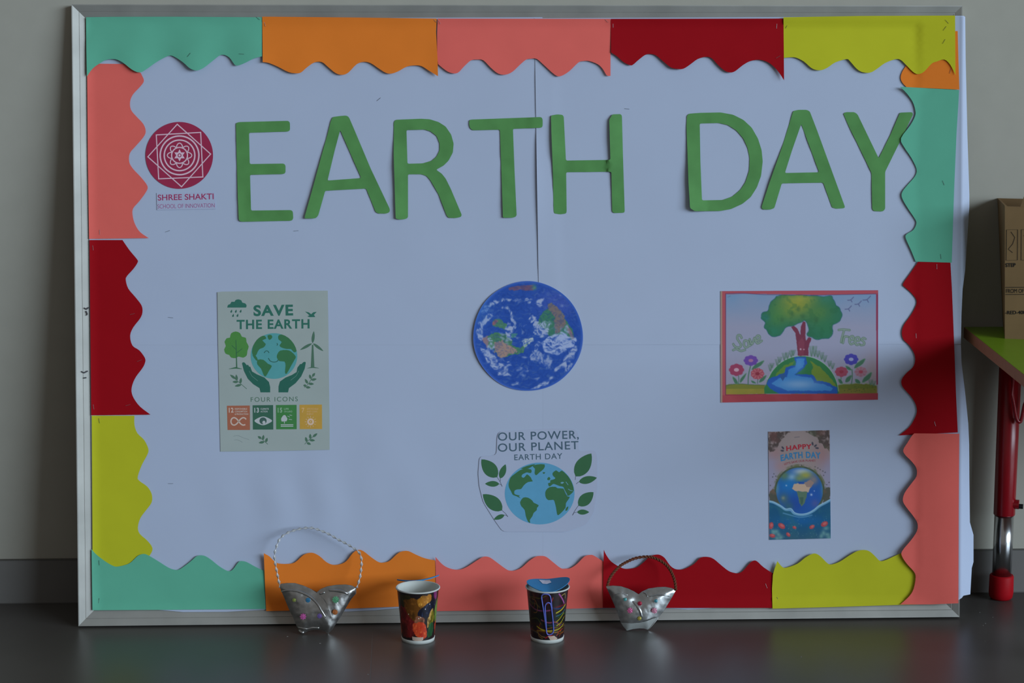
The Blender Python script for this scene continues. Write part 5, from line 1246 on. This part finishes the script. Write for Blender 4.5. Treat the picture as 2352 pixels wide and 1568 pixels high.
# ================================================================ foil purses
def purse(name, base_px, label, outline, flapL, flapR, handle_pts, hr, handle_fn, mats, sequins, lean=13, band=None, rims=()):
    b = on_plane_z(base_px[0], base_px[1], 0)
    s, c = math.sin(math.radians(lean)), math.cos(math.radians(lean))
    PL = Plane((float(b[0]), float(b[1]), 0.0), (1, 0, 0), (0, s, c))
    root = tag(empty(name, mw=PL.M), label, 'purse', 'little foil purses')
    xs = [p[0] for p in outline]; ys = [p[1] for p in outline]
    x0, x1, y0, y1 = min(xs), max(xs), min(ys), max(ys)
    def edge_d(x, y, pl):
        best = 1e9; n = len(pl)
        for i in range(n):
            ax, ay = pl[i]; bx, by = pl[(i+1) % n]; dx, dy = bx-ax, by-ay; L2 = dx*dx+dy*dy+1e-9
            t = max(0, min(1, ((x-ax)*dx+(y-ay)*dy)/L2)); best = min(best, math.hypot(x-ax-t*dx, y-ay-t*dy))
        return best
    def bulge(x, y):
        return 0.012*(1-math.exp(-edge_d(x, y, outline)/16.0))
    def fix(o): o['ox'] = 0.0; o['oy'] = 0.0; return o
    V0 = Vector((0, 0, 0))
    back = sheet('back_panel', outline, mats[0], lambda x, y: -0.6*bulge(x, y), step=6, plane=PL, origin=V0, parent=root)
    r_ = sheet('flap', flapR, mats[0], lambda x, y: bulge(x, y)+0.0002+0.0010*nz(x, y, 9, 2.0)+0.0005*nz(x, y, 4, 8.0), step=5, plane=PL, origin=V0, parent=root)
    l_ = sheet('flap', flapL, mats[0], lambda x, y: bulge(x, y)+0.0034+0.0010*nz(x, y, 9, 5.0)+0.0005*nz(x, y, 4, 1.0), step=5, plane=PL, origin=V0, parent=root)
    for pts, w, off, par in rims:
        q = [PL.local(x, y, bulge(x, y)+off) for x, y in catmull(pts, 4)]
        bm = bmesh.new(); bm_tube(bm, q, [w*(0.55+0.45*math.sin(math.pi*i/(len(q)-1))) for i in range(len(q))], 6)
        bm_obj('pressed_rim', bm, mats[1], l_ if par == 'L' else r_, smooth=True)
    if band:
        sheet('base_strip', band, mats[2], lambda x, y: bulge(x, y)+0.0042, step=5, plane=PL, origin=V0, parent=root)
    for (x, y, rx, col, n) in sequins:
        m_ = mat('sequin_%d_%d_%d' % col, disp(*[v*0.86+8 for v in col]), rough=0.3, spec=0.6, metal=0.35, var=0.5, scale=900)
        cpt = PL.local(x, y, bulge(x, y)+0.0050); R0 = rx*0.00074
        bm = bmesh.new(); vs_ = []; k_ = max(n*2, 14) if n else 16
        top = bm.verts.new(cpt+Vector((0, 0, 0.0006)))
        for k in range(k_):
            a = 2*math.pi*k/k_; rr2 = R0*((1.0 if k % 2 == 0 else 0.72) if n else 1.0)
            vs_.append(bm.verts.new(cpt+Vector((rr2*math.cos(a), rr2*math.sin(a), 0))))
        for k in range(k_): bm.faces.new((top, vs_[k], vs_[(k+1) % k_]))
        bm.faces.new(list(reversed(vs_)))
        bm_obj('sequin', bm, m_, root)
    hp = catmull(handle_pts, 5)
    q = []
    n_h = len(hp)
    for i, (x, y) in enumerate(hp):
        t = i/(n_h-1); q.append(PL.local(x, y, 0.002 - 0.020*math.sin(math.pi*t)))
    handle_fn(root, q, hr)
    return root
def bead_handle(root, q, r):
    # a twisted clear strip: flat links strung one after another
    mt = mat('clear_twist', disp(150, 162, 176), rough=0.15, spec=0.7, trans=0.35, var=0.05); md_ = mat('silver_twist', disp(120, 128, 136), rough=0.25, metal=0.7, var=0.1)
    d = [0.0]
    for a, b in zip(q[:-1], q[1:]): d.append(d[-1]+(b-a).length)
    tot = d[-1]; nb = int(tot/0.0100); dense = []
    for k in range(nb*4+1):
        s = tot*k/(nb*4); i = max(j for j in range(len(d)) if d[j] <= s+1e-9); i = min(i, len(q)-2)
        t = (s-d[i])/(d[i+1]-d[i]+1e-9); dense.append(q[i].lerp(q[i+1], t))
    bm = bmesh.new(); n = len(dense); rings = []
    for i, p in enumerate(dense):
        t = (dense[min(i+1, n-1)]-dense[max(i-1, 0)]).normalized(); a = t.cross(Vector((0, 0, 1))).normalized(); b = t.cross(a)
        ph = i*math.pi/4; A = a*math.cos(ph)+b*math.sin(ph); Bv = -a*math.sin(ph)+b*math.cos(ph)
        w = r*(1.0+0.25*math.cos(i*math.pi/2))
        rings.append([bm.verts.new(p+A*w*math.cos(g)+Bv*w*0.45*math.sin(g)) for g in np.linspace(0, 2*math.pi, 9)[:-1]])
    for i in range(n-1):
        for k in range(8): bm.faces.new((rings[i][k], rings[i][(k+1) % 8], rings[i+1][(k+1) % 8], rings[i+1][k]))
    bm.faces.new(rings[0]); bm.faces.new(list(reversed(rings[-1])))
    bm_obj('handle', bm, mt, root, smooth=True)
def cord_handle(root, q, r):
    mt = mat('brown_cord', disp(76, 47, 37), rough=0.6, var=0.15, scale=200)
    bm = bmesh.new(); n = len(q)
    dense = []
    for a, b in zip(q[:-1], q[1:]):
        for t in (0, .33, .66): dense.append(a.lerp(b, t))
    dense.append(q[-1]); n = len(dense)
    for off in (0, math.pi):
        pts = []
        for i, p in enumerate(dense):
            t = (dense[min(i+1, n-1)]-dense[max(i-1, 0)]).normalized(); a = t.cross(Vector((0, 0, 1))).normalized(); b = t.cross(a)
            ph = i*0.62+off; pts.append(p+(a*math.cos(ph)+b*math.sin(ph))*r*0.55)
        bm_tube(bm, pts, r*0.62, 7)
    bm_obj('handle', bm, mt, root, smooth=True)

foilA = mat('dull_silver_foil', (0.46, 0.45, 0.43), rough=0.30, metal=0.95, var=0.15, scale=70, bump=0.22)
foilB = mat('milky_foil', (0.50, 0.51, 0.50), rough=0.30, metal=0.9, var=0.15, scale=70, bump=0.22)
tapeB = mat('milky_tape', (0.42, 0.44, 0.42), rough=0.4, metal=0.3, var=0.06)
pa = lambda p: zz(600, 1190, 5.408, p)
outA = pa([(232,860),(240,812),(320,802),(420,803),(520,832),(610,872),(690,915),(740,875),(820,843),(930,825),(1050,820),(1130,835),(1182,862),(1178,935),(1120,1000),(1060,1100),(1000,1200),(930,1310),(885,1380),(832,1432),(790,1402),(740,1384),(660,1382),(590,1396),(510,1437),(470,1385),(440,1340),(390,1220),(345,1130),(285,985)])
flA = pa([(232,862),(240,814),(320,804),(420,805),(520,834),(620,878),(700,930),(770,1000),(820,1080),(858,1170),(872,1250),(865,1330),(830,1425),(790,1400),(740,1383),(660,1381),(590,1395),(512,1434),(470,1385),(440,1340),(390,1220),(345,1130),(285,985)])
frA = pa([(690,918),(740,877),(820,845),(930,827),(1050,822),(1130,837),(1180,864),(1176,935),(1118,1000),(1058,1100),(998,1200),(928,1310),(884,1378),(834,1428),(800,1330),(810,1180),(760,1040)])
sq = lambda L: [(600+x/5.408, 1190+y/5.408, r, c, n) for x, y, r, c, n in L]
purse('foil_purse', (723, 1455), 'foil purse with a tall twisted clear handle, before the orange strip', outA, flA, frA,
      pa([(236,860),(190,640),(165,480),(185,370),(230,260),(310,190),(440,140),(600,118),(720,145),(860,205),(950,260),(1060,315),(1160,378),(1222,432),(1246,520),(1240,640),(1225,740),(1188,862)]), 0.0021, bead_handle, (foilA, foilA, foilA),
      sq([(410,1015,5,(96,112,52),7),(582,1015,5.5,(28,92,140),0),(520,1220,8,(150,70,140),8),(725,1212,5.5,(82,70,140),0),(925,1010,9,(70,140,110),9),(918,1165,6,(150,92,50),0)]), lean=13,
      rims=((pa([(255,908),(330,896),(420,900),(500,922),(600,972),(690,1052),(750,1150),(800,1228)]), 0.0030, 0.0022, 'L'), (pa([(725,940),(790,915)]), 0.0018, 0.001, 'R'), (pa([(840,895),(930,898),(1010,910),(1080,940)]), 0.0034, -0.0006, 'R'), (pa([(452,1350),(560,1372),(640,1358),(720,1362)]), 0.0018, 0.0034, 'L'), (pa([(470,1385),(500,1412),(530,1420)]), 0.0030, 0.0030, 'L')))
pb = lambda p: zz(1370, 1250, 7.13, p)
outB = pb([(155,685),(200,676),(270,672),(400,682),(520,720),(620,768),(690,812),(750,766),(850,720),(1000,697),(1130,692),(1230,712),(1306,742),(1260,830),(1200,930),(1110,1080),(1020,1190),(940,1300),(850,1402),(780,1378),(700,1374),(600,1386),(495,1412),(440,1340),(395,1270),(340,1120),(290,985),(220,830)])
flB = pb([(157,687),(270,675),(400,685),(520,723),(620,771),(690,818),(720,900),(745,1000),(760,1120),(755,1270),(720,1373),(600,1384),(497,1409),(440,1340),(395,1270),(340,1120),(290,985),(222,830)])
frB = pb([(690,815),(750,769),(850,723),(1000,700),(1130,695),(1230,715),(1302,745),(1258,830),(1198,930),(1108,1080),(1018,1190),(938,1300),(850,1398),(780,1375),(710,1372),(690,1200),(670,950)])
sq2 = lambda L: [(1370+x/7.13, 1250+y/7.13, r, c, n) for x, y, r, c, n in L]
purse('foil_purse', (1464, 1447), 'foil purse with an arched brown cord handle, before the red strip', outB, flB, frB,
      pb([(180,690),(212,570),(290,450),(390,350),(500,285),(640,225),(820,200),(960,225),(1100,300),(1190,390),(1250,500),(1288,620),(1300,745)]), 0.0024, cord_handle, (foilB, foilB, tapeB),
      sq2([(470,900,4.0,(50,120,130),0),(975,925,4.0,(40,110,135),0),(710,965,5.0,(120,8,40),0),(550,1080,7.5,(150,70,120),8),(950,1085,7.5,(160,108,140),8),(705,1210,4.6,(120,118,50),0)]), lean=13,
      band=pb([(400,1280),(560,1292),(700,1282),(830,1252),(920,1215),(1015,1192),(938,1300),(850,1400),(780,1376),(700,1372),(600,1384),(497,1410),(440,1342)]),
      rims=((pb([(590,930),(660,1000),(715,1090),(742,1190)]), 0.0036, 0.0018, 'L'), (pb([(765,785),(810,800),(838,855)]), 0.0012, 0.0012, 'R'), (pb([(870,850),(1000,825),(1120,832),(1190,850)]), 0.0014, 0.0008, 'R'), (pb([(285,820),(400,800),(520,830)]), 0.0013, 0.0028, 'L'), (pb([(850,1395),(940,1290),(1015,1195)]), 0.0011, 0.0046, 'R')))
